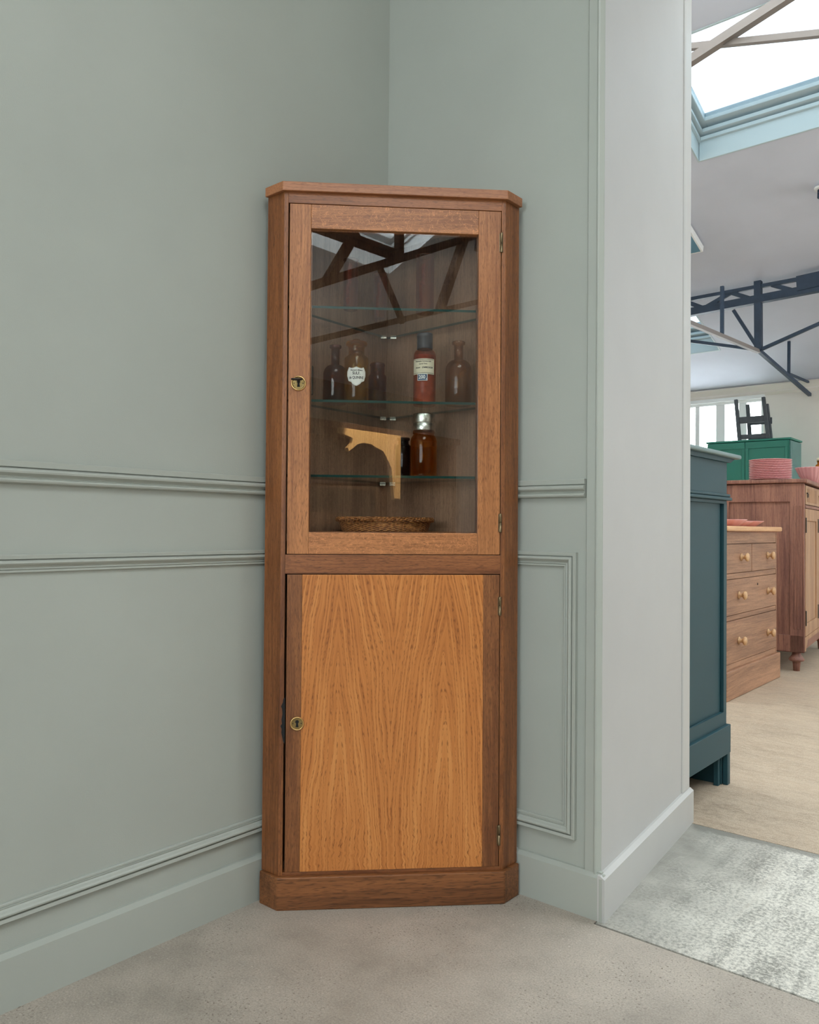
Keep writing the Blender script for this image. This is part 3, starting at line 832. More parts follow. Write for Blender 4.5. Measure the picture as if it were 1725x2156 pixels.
def bottle_shell(prof_out, wall, floor_z, seg=48, sq=None):
    """outer profile bottom-to-lip, inner wall offset inside"""
    out = [(0, 0.0012)]+prof_out
    inn = [(max(r-wall, 0.0015), z) for r, z in reversed(prof_out) if z > floor_z+0.0005]
    inn += [(max(prof_out[1][0]-wall, 0.002), floor_z+0.002), (0, floor_z)]
    m = MB()
    m.lathe(out+inn, seg, fx=sq)
    return m
def prof_bottle(R_, h_sh, r_sh, r_n, h_n, r_lip, h, kind='round'):
    """R_ body radius, h_sh shoulder start, r_n neck radius, h_n neck start, lip radius, total height"""
    p = [(R_*0.90, 0.0), (R_*0.97, 0.0010), (R_, 0.004), (R_, h_sh)]
    if kind == 'round':
        for k in range(1, 9):
            a = PI/2*k/8
            p.append((r_n+(R_-r_n)*math.cos(a), h_sh+(h_n-h_sh)*math.sin(a)))
    else:
        p += [(R_*0.985, h_sh+0.0025), (r_n+0.002, h_n-0.002), (r_n, h_n)]
    lip = min(0.007, (h-h_n)*0.35)
    p += [(r_n, h-lip-0.002), (r_lip*0.97, h-lip), (r_lip, h-lip*0.6), (r_lip, h-0.0015), (r_lip-0.001, h)]
    return p
Z1, Z2, Z3 = ZS[0]+0.0061, ZS[1]+0.0061, ZS[2]+0.0061
GB = 'apothecary bottles in the corner cabinet'
# dark amber narrow-necked bottle
b = empty('amber_bottle', (0.101, -0.312, Z2)); tag(b, 'dark amber narrow-necked bottle, first from the lock side on the middle shelf', 'bottle', GB)
bottle_shell(prof_bottle(0.0312, 0.076, 0, 0.0110, 0.102, 0.0158, 0.1535), 0.0028, 0.005).build('bottle_body', M['amber_dark'], b)
# honey bottle with stopper and shield label
bx, by = 0.1604, -0.2946
b = empty('labelled_bottle', (bx, by, Z2)); tag(b, 'honey amber stoppered bottle with white shield label reading SULF. de QUININE', 'bottle', GB)
p = [(0.0275, 0), (0.0300, 0.001), (0.0308, 0.004), (0.0308, 0.113), (0.0300, 0.1155), (0.0215, 0.1225), (0.0205, 0.1260), (0.0205, 0.1400), (0.0220, 0.1440), (0.0215, 0.1455)]
bottle_shell(p, 0.0026, 0.005).build('bottle_body', M['honey'], b)
m = MB(); m.lathe([(0, 0.128), (0.0165, 0.128), (0.0172, 0.1458), (0.0265, 0.1475), (0.0275, 0.1520), (0.0262, 0.1565), (0.0120, 0.1600), (0.0085, 0.1640), (0, 0.1650)], 40)
m.build('stopper', M['amber'], b)
ang = face_angle(bx, by); r = 0.0311
SH = [(-0.0255, 0.0640, 0.0760), (-0.0235, 0.0605, 0.0795), (-0.0215, 0.0530, 0.0842), (-0.0195, 0.0515, 0.0868), (-0.0170, 0.0505, 0.0862), (-0.0130, 0.0490, 0.0848), (-0.0105, 0.0450, 0.0848),
      (-0.0070, 0.0425, 0.0852), (-0.0030, 0.0402, 0.0868), (0.0, 0.0390, 0.0880)]
SH = SH+[(-x, lo, hi) for x, lo, hi in reversed(SH[:-1])]
m = MB(); to_patch(m, r, SH, ang); lab = m.build('label', M['paper_white'], b)
lab['label'] = 'white shield-shaped paper label'
m = MB()
for i in range(len(SH)-1):
    for k in (1, 2):
        (x0, *a0), (x1, *a1) = SH[i], SH[i+1]
        sgn = 1 if k == 1 else -1
        f = 0.93
        to_patch(m, r+0.0003, [(x0*f, a0[k-1]+sgn*0.0014, a0[k-1]+sgn*0.0014+0.0004), (x1*f, a1[k-1]+sgn*0.0014, a1[k-1]+sgn*0.0014+0.0004)], ang, 0.0001)
m.build('border_line', M['ink'], lab)
letters('lettering', 'SULF.', 0.0108, r+0.0006, ang, 0.0710, lab, M['ink'], 0, 0.80)
letters('lettering', 'de QUININE', 0.0098, r+0.0006, ang, 0.0600, lab, M['ink'], 0, 0.74)
letters('lettering', 'Pharmacie Militaire', 0.0052, r+0.0006, ang, 0.0790, lab, M['ink'], 0, 0.80, 0.4)
# small dark jar
b = empty('small_dark_jar', (0.131, -0.182, Z2)); tag(b, 'small dark brown glass jar with wide neck beside the SULF. de QUININE bottle', 'jar', GB)
p = [(0.0215, 0), (0.0240, 0.001), (0.0248, 0.004), (0.0248, 0.086), (0.0235, 0.0905), (0.0200, 0.0935), (0.0193, 0.0955), (0.0193, 0.1150), (0.0208, 0.1165), (0.0208, 0.1205), (0.0200, 0.1215)]
bottle_shell(p, 0.0024, 0.005).build('jar_body', M['amber_dark'], b)
m = MB(); m.lathe([(0, 0.1030), (0.0150, 0.1030), (0.0160, 0.1205), (0.0192, 0.1215), (0.0195, 0.1235), (0.0150, 0.1255), (0, 0.1260)], 32)
m.build('stopper', M['amber'], b)
# red-brown bottle with two labels and dark cap
bx, by = 0.268, -0.148
b = empty('labelled_bottle', (bx, by, Z2)); tag(b, 'red-brown bottle with dark cap and cream label reading d\'AMMONIUM above a blue 200', 'bottle', GB)
p = [(0.0260, 0), (0.0285, 0.001), (0.0295, 0.004), (0.0295, 0.128), (0.0285, 0.1375), (0.0250, 0.1440), (0.0200, 0.1475), (0.0195, 0.1500), (0.0195, 0.1560), (0.0188, 0.1570)]
bottle_shell(p, 0.0024, 0.005).build('bottle_body', M['redamber'], b)
m = MB(); m.lathe([(0, 0.0055), (0.0265, 0.0055), (0.0268, 0.008), (0.0268, 0.1270), (0.0250, 0.1330), (0.0150, 0.1350), (0, 0.1345)], 36)
m.build('powder_filling', M['powder'], b)
m = MB(); m.lathe([(0, 0.1520), (0.0198, 0.1520), (0.0205, 0.1490), (0.0208, 0.1500), (0.0203, 0.1790), (0.0210, 0.1800), (0.0208, 0.1880), (0.0195, 0.1905), (0, 0.1910)], 36)
m.build('cap', M['cap_black'], b)
ang = face_angle(bx, by)-0.16; r = 0.0298
m = MB(); to_patch(m, r, [(-0.0330+0.066*i/20, 0.0795, 0.1200) for i in range(21)], ang); lab = m.build('label', M['paper_cream'], b)
lab['label'] = 'cream printed paper label'
for z, w_ in ((0.1172, 0.0010), (0.0818, 0.0010)):
    m = MB(); to_patch(m, r+0.0003, [(-0.0315+0.063*i/20, z, z+w_) for i in range(21)], ang, 0.0001)
    m.build('border_line', M['ink'], lab)
aa = face_angle(bx, by)-0.02
letters('lettering', 'Pharmacie Commerciale', 0.0056, r+0.0005, aa, 0.1130, lab, M['ink'], -0.004, 0.80)
letters('lettering', 'Capsules Titrées', 0.0042, r+0.0005, aa, 0.1060, lab, M['ink'], -0.004, 0.8, 0.3)
letters('lettering', 'Bromure', 0.0052, r+0.0005, aa, 0.0965, lab, M['ink'], -0.0185, 0.70, 0.3)
letters('lettering', "d'AMMONIUM", 0.0066, r+0.0005, aa, 0.0965, lab, M['ink'], 0.0085, 0.72)
m = MB(); to_patch(m, r+0.0002, [(-0.0135+0.027*i/10, 0.0625, 0.0802) for i in range(11)], aa-0.18); l2 = m.build('label', M['ink_white'], b)
l2['label'] = 'small blue label with a white border'
m = MB(); to_patch(m, r+0.0005, [(-0.0123+0.0246*i/10, 0.0637, 0.0790) for i in range(11)], aa-0.18, 0.0001); m.build('blue_field', M['paper_blue'], l2)
letters('lettering', '200', 0.0135, r+0.0008, aa-0.18, 0.0713, l2, M['ink_white'], -0.001, 0.9)
letters('lettering', 'g', 0.0050, r+0.0008, aa-0.18, 0.0675, l2, M['ink_white'], 0.0108, 0.9)
# smoky bottle
b = empty('smoky_bottle', (0.3468, -0.1052, Z2)); tag(b, 'pale smoky brown round-shouldered bottle with no label, next to the hinge side', 'bottle', GB)
bottle_shell(prof_bottle(0.0345, 0.088, 0, 0.0118, 0.118, 0.0170, 0.1665), 0.0026, 0.005).build('bottle_body', M['smoke'], b)
# lower shelf: large jar with tin cap, dark bottle
b = empty('tin_capped_jar', (0.262, -0.142, Z1)); tag(b, 'large amber jar with a pitted grey metal cap on the lowest glass shelf', 'jar', GB)
p = [(0.0310, 0), (0.0340, 0.0012), (0.0350, 0.005), (0.0350, 0.094), (0.0335, 0.104), (0.0300, 0.1100), (0.0275, 0.1130), (0.0275, 0.1160), (0.0290, 0.1170), (0.0290, 0.1230), (0.0270, 0.1240), (0.0270, 0.1400), (0.0262, 0.1410)]
bottle_shell(p, 0.0028, 0.006).build('jar_body', M['amber'], b)
m = MB(); m.lathe([(0.0265, 0.1245), (0.0280, 0.1245), (0.0282, 0.1250), (0.0282, 0.1420), (0.0275, 0.1428), (0.0275, 0.1440), (0.0294, 0.1445), (0.0297, 0.1455), (0.0297, 0.1640), (0.0285, 0.1685), (0.0240, 0.1700), (0, 0.1702)], 40)
m.build('cap', M['tin'], b)
b = empty('amber_bottle', (0.193, -0.143, Z1)); tag(b, 'near-black round bottle behind the tin-capped jar on the lowest glass shelf', 'bottle', GB)
p = [(0.0180, 0), (0.0210, 0.001), (0.0218, 0.004), (0.0218, 0.082), (0.0205, 0.0880), (0.0150, 0.0925), (0.0140, 0.0950), (0.0140, 0.1020), (0.0170, 0.1035), (0.0172, 0.1085), (0.0165, 0.1100)]
bottle_shell(p, 0.0024, 0.005, 36).build('bottle_body', M['nearblack'], b)
# tall tubes on the top shelf
GT = 'tall glass cylinders on the top shelf'
for (x, y, r_, h_, lb) in ((0.157, -0.315, 0.0185, 0.130, 'tall rose-tinted glass cylinder at the lock side of the top shelf'),
                           (0.143, -0.186, 0.0180, 0.128, 'tall rose-tinted glass cylinder at the back of the top shelf'),
                           (0.286, -0.172, 0.0235, 0.150, 'widest tall rose-tinted glass cylinder, on the hinge side of the top shelf')):
    b = empty('glass_cylinder', (x, y, Z3)); tag(b, lb, 'jar', GT)
    p = [(r_*0.9, 0), (r_, 0.002), (r_, h_-0.004), (r_*1.08, h_-0.002), (r_*1.06, h_)]
    bottle_shell(p, 0.0022, 0.006, 40).build('cylinder_body', M['rose_tube'], b)
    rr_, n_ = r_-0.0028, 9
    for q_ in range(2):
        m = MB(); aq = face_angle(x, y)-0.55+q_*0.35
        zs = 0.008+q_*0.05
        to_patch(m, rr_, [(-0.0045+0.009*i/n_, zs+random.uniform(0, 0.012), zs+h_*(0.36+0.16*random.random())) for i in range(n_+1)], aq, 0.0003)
        o = m.build('painted_red_reflection', M['red_glint'], b)  # red reflections in the tube, painted on as patches
# wicker basket
b = empty('wicker_basket', (0.171, -0.190, 0.9125), (0, 0, math.radians(45))); tag(b, 'shallow brown wicker basket on the floor of the glazed upper section', 'basket')
m = MB(); m.lathe([(0, 0.0), (0.108, 0.0), (0.112, 0.003), (0.124, 0.034), (0.120, 0.034), (0.107, 0.006), (0, 0.005)], 72)
m.build('basket_body', M['wicker'], b)
for k in range(3):
    pts = [((0.124+0.0045*math.cos(26*t+k*2.094))*math.cos(t), (0.124+0.0045*math.cos(26*t+k*2.094))*math.sin(t), 0.0375+0.0038*math.sin(26*t+k*2.094)) for t in [2*PI*i/300 for i in range(300)]]
    m = MB(); m.tube(pts, 0.0034, 6, closed=True); m.build('rim_strand', M['wicker'], b)

# ------------------------------------------------------------------ shop furniture seen through the doorway
# teal cupboard
T = empty('teal_cupboard', (-0.02, 1.02, 0)); tag(T, 'tall teal painted cupboard with panelled side just behind the doorway wall', 'cupboard')
X1, Ya, Yb = 0.605, -0.215, 0.223     # local
m = MB()
m.box(-0.6, X1-0.012, Ya, Yb-0.004, 0.13, 1.185)
m.box(X1-0.012, X1, Ya, Yb, 1.062, 1.19)
m.box(X1-0.012, X1, Ya, Yb, 1.028, 1.040)
m.box(X1-0.012, X1, Yb-0.030, Yb, 0.267, 1.028); m.box(X1-0.012, X1, Ya, Ya+0.035, 0.267, 1.028)
m.box(X1-0.012, X1, Ya, Yb, 0.215, 0.267)
m.build('carcass', M['teal'], T, 0.0015)
m = MB()
m.box(-0.61, X1+0.010, Ya-0.005, Yb+0.012, 1.053, 1.064); m.box(-0.61, X1+0.014, Ya-0.005, Yb+0.018, 1.040, 1.052)
m.build('moulding', M['teal'], T, 0.0035, 3)
m = MB()
m.box(-0.61, X1+0.012, Ya-0.005, Yb+0.012, 0.115, 0.218)
m.box(X1-0.008, X1+0.010, Yb-0.016, Yb+0.012, 0, 0.118)
m.box(X1-0.030, X1-0.012, Yb-0.05, Yb-0.030, 0, 0.118); m.box(-0.60, -0.57, Yb-0.03, Yb+0.012, 0, 0.118)
m.box(-0.60, X1-0.010, Yb-0.022, Yb-0.004, 0.0, 0.13); m.box(X1-0.03, X1+0.01, Ya-0.005, Ya+0.03, 0, 0.118)
m.build('plinth', M['teal'], T, 0.002)
m = MB(); m.box(-0.63, X1+0.030, Ya-0.01, Yb+0.075, 1.196, 1.212)
m.build('cupboard_top', M['teal_edge'], T, 0.006, 3)
m = MB(); m.prism([(Ya, 1.180), (Yb+0.005, 1.180), (Yb+0.050, 1.1955), (Ya, 1.1955)], -0.61, X1+0.012, axis='X')
m.build('cove', M['teal'], T)

# pine chest of drawers
C = empty('chest_of_drawers', (0.10, 3.15, 0)); tag(C, 'old pine chest of drawers with turned wooden knobs, beyond the teal cupboard', 'chest of drawers')
m = MB(); m.box(-0.45, -0.016, -0.47, 0.475, 0.16, 0.922)
for za, zb in ((0.857, 0.922), (0.660, 0.690), (0.431, 0.458), (0.16, 0.191)): m.box(-0.018, -0.002, -0.47, 0.475, za, zb)
m.box(-0.018, 0.0, -0.475, -0.455, 0.16, 0.92); m.box(-0.018, 0.0, 0.470, 0.485, 0.16, 0.92)
m.build('carcass', M['pine'], C, 0.001)
m = MB(); m.box(-0.46, 0.024, -0.50, 0.525, 0.926, 0.955)
m.build('chest_top', M['pine_top'], C, 0.008, 3)
m = MB(); m.box(-0.455, 0.016, -0.49, 0.515, 0, 0.16)
m.build('plinth', M['pine'], C, 0.006, 3)
def drawer(y0, y1, z0, z1, knobs, key=None):
    d = MB(); d.box(-0.016, 0.001, y0, y1, z0, z1); d = d.build('drawer', M['pine'], C, 0.0015)
    for ky, kz in knobs:
        k = MB(); k.lathe([(0, 0), (0.021, 0), (0.022, 0.003), (0.012, 0.007), (0.010, 0.018), (0.014, 0.024), (0.023, 0.029), (0.025, 0.035), (0.021, 0.041), (0, 0.044)], 24, (0.001, ky, kz), 0, True, 'X')
        k.build('knob', M['knob'], d)
    if key:
        k = MB(); k.lathe([(0, 0), (0.007, 0), (0.007, 0.0012), (0, 0.0012)], 16, (0.001, key[0], key[1]), 0, False, 'X'); k.build('keyhole', M['black'], d)
drawer(-0.452, -0.022, 0.693, 0.853, [(-0.207, 0.779)])
drawer(-0.012, 0.466, 0.693, 0.853, [(0.290, 0.779)])
drawer(-0.452, 0.466, 0.461, 0.657, [(-0.248, 0.565), (0.300, 0.560)], (0.092, 0.612))
drawer(-0.452, 0.466, 0.194, 0.428, [(-0.248, 0.309), (0.300, 0.304)])

# tall sideboard
SB = empty('sideboard', (0.183, 3.95, 0), (0, 0, math.radians(6))); tag(SB, 'tall reddish brown sideboard on turned feet carrying pink glass plates', 'sideboard')
L_, D_ = 1.30, 0.55
m = MB()
m.box(-D_, -0.012, 0.014, L_-0.014, 0.13, 1.245)
m.box(-D_, 0.0, 0.0, 0.016, 1.125, 1.245); m.box(-0.085, 0.0, 0.0, 0.016, 0.13, 1.13); m.box(-D_, -D_+0.08, 0.0, 0.016, 0.13, 1.13); m.box(-D_, 0, 0.0, 0.016, 0.13, 0.24)
m.box(-0.014, 0.0, 0.0, 0.055, 0.13, 1.245); m.box(-0.014, 0.0, L_-0.055, L_, 0.13, 1.245)
m.box(-0.012, 0.004, 0.055, L_-0.055, 1.085, 1.105)
m.build('carcass', M['walnut'], SB, 0.003)
m = MB(); m.box(-0.55-0.01, 0.022, -0.022, L_+0.022, 1.250, 1.277)
m.build('sideboard_top', M['walnut'], SB, 0.007, 3)
m = MB()
for q in range(3): m.box(-0.060+q*0.020, -0.050+q*0.020, -0.004, 0.001, 0.28, 1.10)
m.build('reeding', M['walnut'], SB, 0.002)
m = MB()
pts = [(0.055, 0.225), (0.055, 0.13), (0.085, 0.13), (0.10, 0.16), (0.135, 0.165), (0.16, 0.195), (L_-0.16, 0.195), (L_-0.135, 0.165), (L_-0.10, 0.16), (L_-0.085, 0.13), (L_-0.055, 0.13), (L_-0.055, 0.225)]
m.prism(pts, -0.012, 0.002, axis='X')
m.build('apron', M['walnut_pale'], SB, 0.001)
for k in range(2):
    ya, yb = 0.060+k*0.592, 0.060+k*0.592+0.588
    m = MB(); m.box(-0.010, 0.004, ya, yb, 1.110, 1.235)
    for i in range(26): m.box(0.004, 0.007, ya+0.075+i*0.017, ya+0.084+i*0.017, 1.128, 1.218)
    d = m.build('drawer', M['walnut_pale'], SB, 0.001)
    m = MB(); m.tube([(0.011, ya+0.045+0.014*math.cos(2*PI*i/20), 1.170+0.014*math.sin(2*PI*i/20)) for i in range(20)], 0.0028, 8, closed=True); m.tube([(0.003, ya+0.045, 1.185), (0.013, ya+0.045, 1.185)], 0.005, 8)
    m.build('ring_pull', M['steel_key'], d)
    m = MB()
    m.box(-0.010, 0.004, ya, ya+0.07, 0.23, 1.080); m.box(-0.010, 0.004, yb-0.07, yb, 0.23, 1.080)
    m.box(-0.010, 0.004, ya+0.07, yb-0.07, 1.0, 1.080); m.box(-0.010, 0.004, ya+0.07, yb-0.07, 0.23, 0.31)
    m.box(-0.010, -0.004, ya+0.07, yb-0.07, 0.31, 1.0)
    d = m.build('door', M['walnut_pale'], SB, 0.002)
    for zc in (0.35, 0.97):
        m = MB(); m.box(0.004, 0.009, ya-0.004, ya+0.010, zc-0.05, zc+0.05); m.build('hinge', M['steel_key'], d)
for lx in (-0.05, -D_+0.05):
    for ly in (0.045, L_-0.045):
        m = MB(); m.lathe([(0, 0), (0.020, 0), (0.024, 0.045), (0.026, 0.062), (0.046, 0.068), (0.050, 0.078), (0.040, 0.092), (0.028, 0.108), (0.026, 0.1299), (0, 0.1299)], 24, (lx, ly, 0))
        m.build('foot', M['walnut'], SB)

# pink pressed-glass plates stacked on the sideboard, bowl, small bottle
GP = 'pink pressed glass plates stacked on the sideboard'
def flute(n, a): return lambda r, z, t: r*(1+a*math.cos(n*t)*(r/0.14))
plate = None
ORD = ['bottom', 'second', 'third', 'fourth', 'fifth', 'sixth']
NP = 12
for k in range(NP):
    if plate is None:
        m = MB(); m.lathe([(0, 0.0), (0.075, 0.0), (0.082, 0.002), (0.130, 0.013), (0.1385, 0.0185), (0.134, 0.0195), (0.082, 0.0055), (0, 0.0040)], 160, fx=lambda r, z, t: r*(1+(0.022*math.cos(40*t) if r > 0.12 else 0)))
        plate = m.build('glass_plate', M['pink'])
        o = plate
    else:
        o = plate.copy(); COL.objects.link(o)
    o.location = (-0.085, 4.155, 1.2774+k*0.0120); o.rotation_euler = (0, 0, k*0.37)
    o['category'] = 'plate'; o['group'] = GP
    if k < 6: o['label'] = ORD[k]+' plate up from the sideboard in the pink glass stack' if k else 'bottom plate of the pink glass stack, resting on the sideboard'
    elif k < NP-1: o['label'] = ORD[NP-1-k]+' plate down from the top of the pink glass stack'
    else: o['label'] = 'topmost scalloped plate of the pink glass stack'
m = MB(); m.lathe([(0, 0.0), (0.045, 0.0), (0.050, 0.004), (0.085, 0.052), (0.112, 0.113), (0.115, 0.118), (0.108, 0.116), (0.080, 0.056), (0.045, 0.009), (0, 0.006)], 96, fx=lambda r, z, t: r*(1+0.035*math.cos(22*t)*min(1, z/0.05)))
o = m.build('glass_bowl', M['pink']); o.location = (0.082, 4.60, 1.2774); tag(o, 'fluted pink glass bowl on the sideboard beside the plate stack', 'bowl')
b = empty('small_bottle', (0.030, 5.02, 1.2774)); tag(b, 'small amber bottle with pale stopper behind the fluted pink bowl', 'bottle')
bottle_shell(prof_bottle(0.028, 0.150, 0, 0.013, 0.175, 0.017, 0.200), 0.003, 0.005, 24).build('bottle_body', M['amber'], b)
m = MB(); m.lathe([(0, 0.190), (0.009, 0.190), (0.0095, 0.203), (0.018, 0.205), (0.017, 0.222), (0, 0.225)], 20); m.build('stopper', M['paper_cream'], b)
# pink dishes on the pine chest
GD = 'pink glass dishes on the pine chest'
def dish(x, y, r_, h_, lb, n=20):
    m = MB(); m.lathe([(0, 0.0), (r_*0.55, 0.0), (r_*0.6, 0.002), (r_*0.97, h_*0.9), (r_, h_), (r_*0.94, h_), (r_*0.55, 0.005), (0, 0.004)], 64, fx=lambda r, z, t: r*(1+0.04*math.cos(n*t)*z/h_))
    o = m.build('glass_dish', M['pink']); o.location = (x, y, 0.9552); tag(o, lb, 'dish', GD)
dish(0.0, 3.02, 0.105, 0.040, 'ruffled pink glass dish on the pine chest, half hidden by the teal cupboard', 14)
dish(-0.03, 3.235, 0.10, 0.030, 'shallow pink glass dish in the middle of the pine chest top')
dish(-0.05, 3.475, 0.115, 0.036, 'pink glass dish with a flat rim at the sideboard end of the pine chest', 28)

# green cupboard with a grey frame on top
G = empty('green_cupboard', (-0.875, 6.40, 0)); tag(G, 'bright green painted cupboard with two panelled doors behind the sideboard', 'cupboard')
m = MB(); m.box(-0.385, 0.375, -0.185, 0.19, 0.05, 1.785)
m.box(-0.385, 0.375, -0.19, 0.19, 0, 0.12)
m.build('carcass', [M['green']], G, 0.004)
m = MB(); m.box(0.3755, 0.387, -0.175, 0.19, 0.0, 1.78); m.build('side_panel', M['green_lit_side'], G, 0.003)
m = MB(); m.box(-0.395, 0.395, -0.200, 0.20, 1.787, 1.806); m.build('cupboard_top', M['green'], G, 0.006, 3)
for xa, xb in ((-0.378, -0.020), (-0.014, 0.370)):
    m = MB(); w_ = 0.028
    m.box(xa, xb, -0.205, -0.188, 1.72, 1.782); m.box(xa, xb, -0.205, -0.188, 0.13, 0.20)
    m.box(xa, xa+w_, -0.205, -0.188, 0.2, 1.72); m.box(xb-w_, xb, -0.205, -0.188, 0.2, 1.72); m.box(xa+w_, xb-w_, -0.197, -0.188, 0.2, 1.72)
    m.build('door', M['green'], G, 0.003)
K = empty('wooden_stool', (-0.84, 6.33, 1.8063)); tag(K, 'grey worn wooden stool frame standing on top of the green cupboard', 'stool')
for (xa, xb, yy, h_) in ((-0.118, -0.158, -0.09, 0.405), (0.148, 0.098, -0.09, 0.405), (-0.075, -0.095, 0.10, 0.37), (0.120, 0.085, 0.10, 0.36)):
    m = MB(); m.bar((xa, yy, 0.003), (xb, yy*0.8, h_), 0.034, 0.03); m.build('leg', M['stool'], K, 0.003)
for za, zb in ((0.165, 0.228), (0.012, 0.055)):
    for yy in (-0.09, 0.10):
        xa, xb = (-0.125 if yy < 0 else -0.08), 0.130
        m = MB(); m.box(xa, xb, yy*0.92-0.010, yy*0.92+0.010, za, zb); m.build('rung', M['stool'], K, 0.003)

# ------------------------------------------------------------------ steel roof trusses
def bars(name, root, lst, mat, w, h=None):
    for a, b in lst:
        m = MB(); m.bar(a, b, w, h); m.build(name, mat, root)
TR = empty('roof_truss', (0, 5.2, 2.86)); tag(TR, 'dark blue steel lattice girder with tie rods below the sloping shop ceiling', 'truss')
def q(*p): return tuple(Vector(p)-Vector((0, 5.2, 2.86)))
bars('bottom_chord', TR, [(q(XL, 5.2, 2.80), q(XR, 5.2, 3.02))], M['iron'], 0.06, 0.065)
bars('top_chord', TR, [(q(XL, 5.2, 2.955), q(XR, 5.2, 3.02))], M['iron'], 0.03, 0.03)
bars('lattice', TR, [(q(-1.09, 5.2, 2.955), q(-.93, 5.2, 2.87)), (q(-.93, 5.2, 2.87), q(-.70, 5.2, 2.965)), (q(-.70, 5.2, 2.965), q(-.53, 5.2, 2.88)), (q(-.37, 5.2, 2.97), q(-.20, 5.2, 2.89)),
                    (q(-1.30, 5.2, 2.84), q(-1.09, 5.2, 2.955)), (q(0.3, 5.2, 2.97), q(0.5, 5.2, 2.89)), (q(.5, 5.2, 2.89), q(.7, 5.2, 2.97))], M['iron'], 0.02, 0.035)
bars('post', TR, [(q(-.474, 5.2, 2.44), q(-.478, 5.2, 3.02))], M['iron'], 0.055)
bars('tie_rod', TR, [(q(-.465, 5.2, 2.44), q(.83, 5.2, 2.87)), (q(-.465, 5.2, 2.44), q(-1.90, 5.2, 2.83))], M['iron'], 0.026)
bars('strut', TR, [(q(-.679, 5.2, 2.81), q(-.475, 5.2, 2.45))], M['iron'], 0.026)
bars('box_plate', TR, [(q(-.171, 5.2, 2.935), q(.45, 5.2, 2.965))], M['iron'], 0.075, 0.12)
bars('bottom_tie', TR, [(q(-.475, 5.2, 2.44), q(-.508, 6.99, 2.308))], M['iron'], 0.030)
o = MB(); o.bar(q(-.475, 5.2, 2.43), q(-.50, 0.78, 2.24), 0.030); o = o.build('bottom_tie', M['iron_pale'], TR); o['label'] = 'pale grey tie running towards the doorway wall'
bars('hanger', TR, [(q(-.5, 6.21, 2.705), q(-.5, 6.20, 2.36)), (q(-.5, 4.39, 2.41), q(-.5, 4.39, 2.79))], M['iron'], 0.024)
bars('brace', TR, [(q(-.5, 6.20, 2.40), q(-.514, 6.99, 2.435))], M['iron'], 0.020)
B1 = empty('steel_brace', (0.4, 2.0, 3.2)); tag(B1, 'pair of crossing grey steel braces under the large shop skylight', 'brace')
m = MB(); m.bar(tuple(Vector((-1.6, 2.0, 2.69))-Vector((.4, 2, 3.2))), tuple(Vector((2.4, 2.0, 3.83))-Vector((.4, 2, 3.2))), 0.04, 0.042); m.build('bar', M['iron_pale'], B1)
m = MB(); m.bar(tuple(Vector((-1.6, 2.02, 3.76))-Vector((.4, 2, 3.2))), tuple(Vector((2.4, 2.02, 2.64))-Vector((.4, 2, 3.2))), 0.028, 0.028); m.build('bar', M['iron_pale'], B1)
# pale blue panel hung under the ceiling and a ceiling spot
a = math.atan(LWT)
b = empty('ceiling_panel', (-1.06, 4.22, z_shop(4.22)-0.012), (-a, 0, 0)); tag(b, 'pale blue flat panel with a white rim fixed to the sloping ceiling beside the doorway wall', 'panel')
m = MB(); m.box(-0.33, 0.33, -0.44, 0.44, -0.055, 0.0); m.build('rim', M['frame_white'], b, 0.004)
m = MB(); m.box(-0.315, 0.315, -0.425, 0.425, -0.0565, -0.05); m.build('panel_face', M['blue_panel'], b)
b = empty('ceiling_spotlight', (0.215, 4.31, z_shop(4.31))); tag(b, 'small dark ceiling spotlight on the sloping ceiling near the large skylight', 'spotlight')
m = MB(); m.lathe([(0, 0.0), (0.05, 0.0), (0.055, -0.006), (0.05, -0.022), (0, -0.022)], 24); m.build('mount', M['frame_white'], b)
m = MB(); m.lathe([(0, -0.022), (0.032, -0.022), (0.034, -0.075), (0.028, -0.078), (0, -0.07)], 24); m.build('lamp_head', M['iron'], b)

# ------------------------------------------------------------------ behind the camera (seen in the door glass)
T2 = empty('roof_truss', (2.5, -2.3, 2.6)); tag(T2, 'black steel roof truss mirrored in the glass of the corner cabinet door', 'truss')
def q2(x, z, y=-2.3): return (x-2.5, y+2.3, z-2.6)
for nm, a, b, w_ in (('chord', (1.2, 1.99), (3.70, 3.16), 0.05), ('chord', (1.2, 2.62), (2.545, 2.65), 0.055), ('strut', (2.181, 2.687), (1.96, 2.35), 0.05),
                     ('post', (2.577, 3.36), (2.578, 2.65), 0.045), ('strut', (3.30, 3.03), (3.00, 2.40), 0.05), ('strut', (2.403, 2.53), (2.622, 2.235), 0.03), ('chord', (1.2, 1.745), (4.1, 2.79), 0.035)):
    m = MB(); m.bar(q2(*a), q2(*b), w_); m.build(nm, M['iron_dark'], T2)
BK = empty('bookcase', (4.45, -4.25, 0)); tag(BK, 'dark wooden bookcase with pale carved arch mirrored in the cabinet glass', 'bookcase')
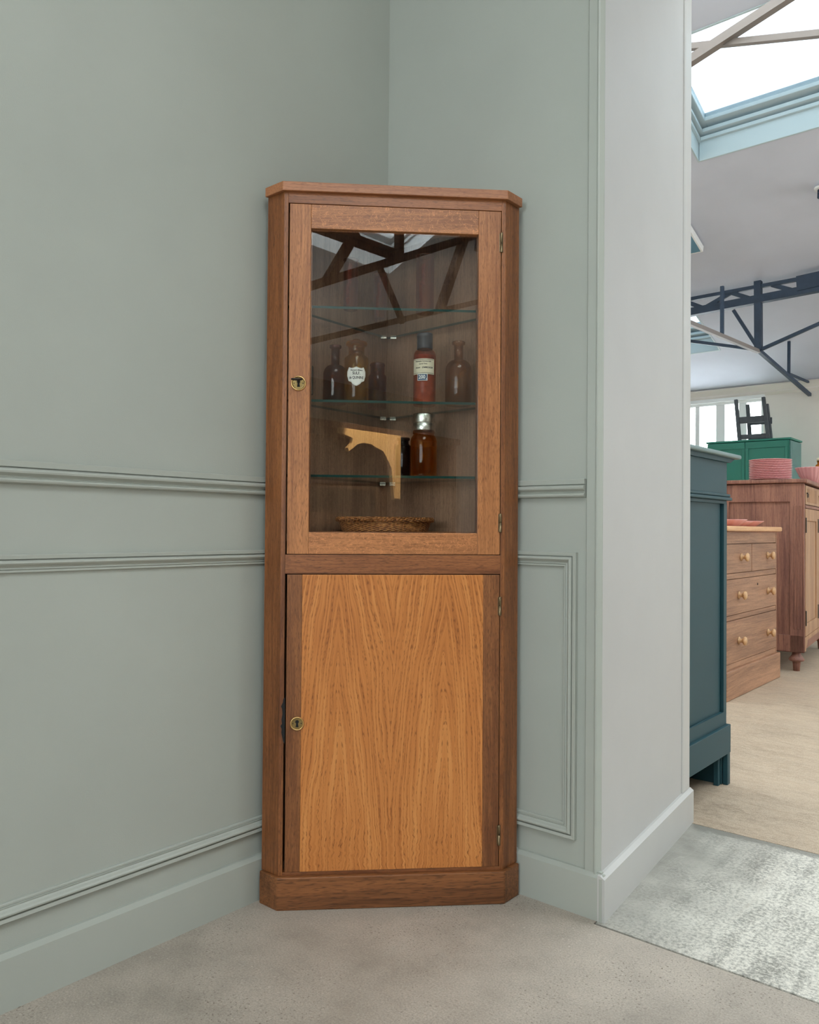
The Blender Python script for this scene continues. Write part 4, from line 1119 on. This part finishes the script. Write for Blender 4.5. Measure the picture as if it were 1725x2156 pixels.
m = MB(); m.box(-1.05, 1.05, -0.30, -0.27, 0, 1.80); m.box(-1.05, -1.0, -0.27, 0.20, 0, 1.80); m.box(1.0, 1.05, -0.27, 0.20, 0, 1.80); m.box(-1.08, 1.08, -0.30, 0.23, 1.80, 1.86)
m.box(-1.0, 1.0, -0.27, 0.2, 0.0, 0.1); m.box(-1.0, 1.0, -0.27, 0.15, 0.9, 0.93)
m.build('carcass', M['dark_wood'], BK, 0.003)
pts = [(-0.75, 1.80), (0.06, 1.80), (0.06, 1.19), (-0.025, 1.19), (-0.07, 1.486), (-0.124, 1.558), (-0.185, 1.633), (-0.295, 1.663), (-0.346, 1.685), (-0.446, 1.689), (-0.532, 1.669), (-0.574, 1.636), (-0.639, 1.597), (-0.651, 1.629), (-0.598, 1.676), (-0.587, 1.719), (-0.66, 1.735), (-0.74, 1.75)]
m = MB(); m.prism(pts[::-1], 0.25, 0.29, axis='Y'); m.build('carved_arch', M['pale_pine'], BK, 0.003)
m = MB(); m.box(-0.036, 0.05, 0.2905, 0.300, 1.20, 1.72); m.build('arch_moulding', M['pale_pine'], BK, 0.003)
def added_arch_lamp():  # unseen lamp, added in place of sunlight on the arch
    z = z_room(-2.62)
    b = empty('ceiling_spotlight', (3.9, -2.62, z)); tag(b, 'added unseen spotlight standing in for sunlight on the bookcase arch', 'spotlight')
    m = MB(); m.lathe([(0, 0.0), (0.05, 0.0), (0.05, -0.02), (0, -0.02)], 24); m.build('mount', M['iron'], b)
    m = MB(); m.lathe([(0, -0.02), (0.03, -0.02), (0.045, -0.12), (0.040, -0.12), (0.028, -0.04), (0, -0.04)], 24); m.build('lamp_head', M['iron'], b)
    l = bpy.data.lights.new('sun_stand_in_beam', 'SPOT'); l.energy = 900; l.color = (1.0, 0.86, 0.62); l.spot_size = math.radians(30); l.spot_blend = 0.15; l.shadow_soft_size = 0.02
    o = bpy.data.objects.new('sun_stand_in_beam', l); COL.objects.link(o); o.parent = b; o.location = (0, 0, -0.13)
    d = Vector((4.25, -3.98, 1.55))-Vector((3.9, -2.62, z-0.13))
    o.rotation_euler = d.to_track_quat('-Z', 'Y').to_euler()
added_arch_lamp()
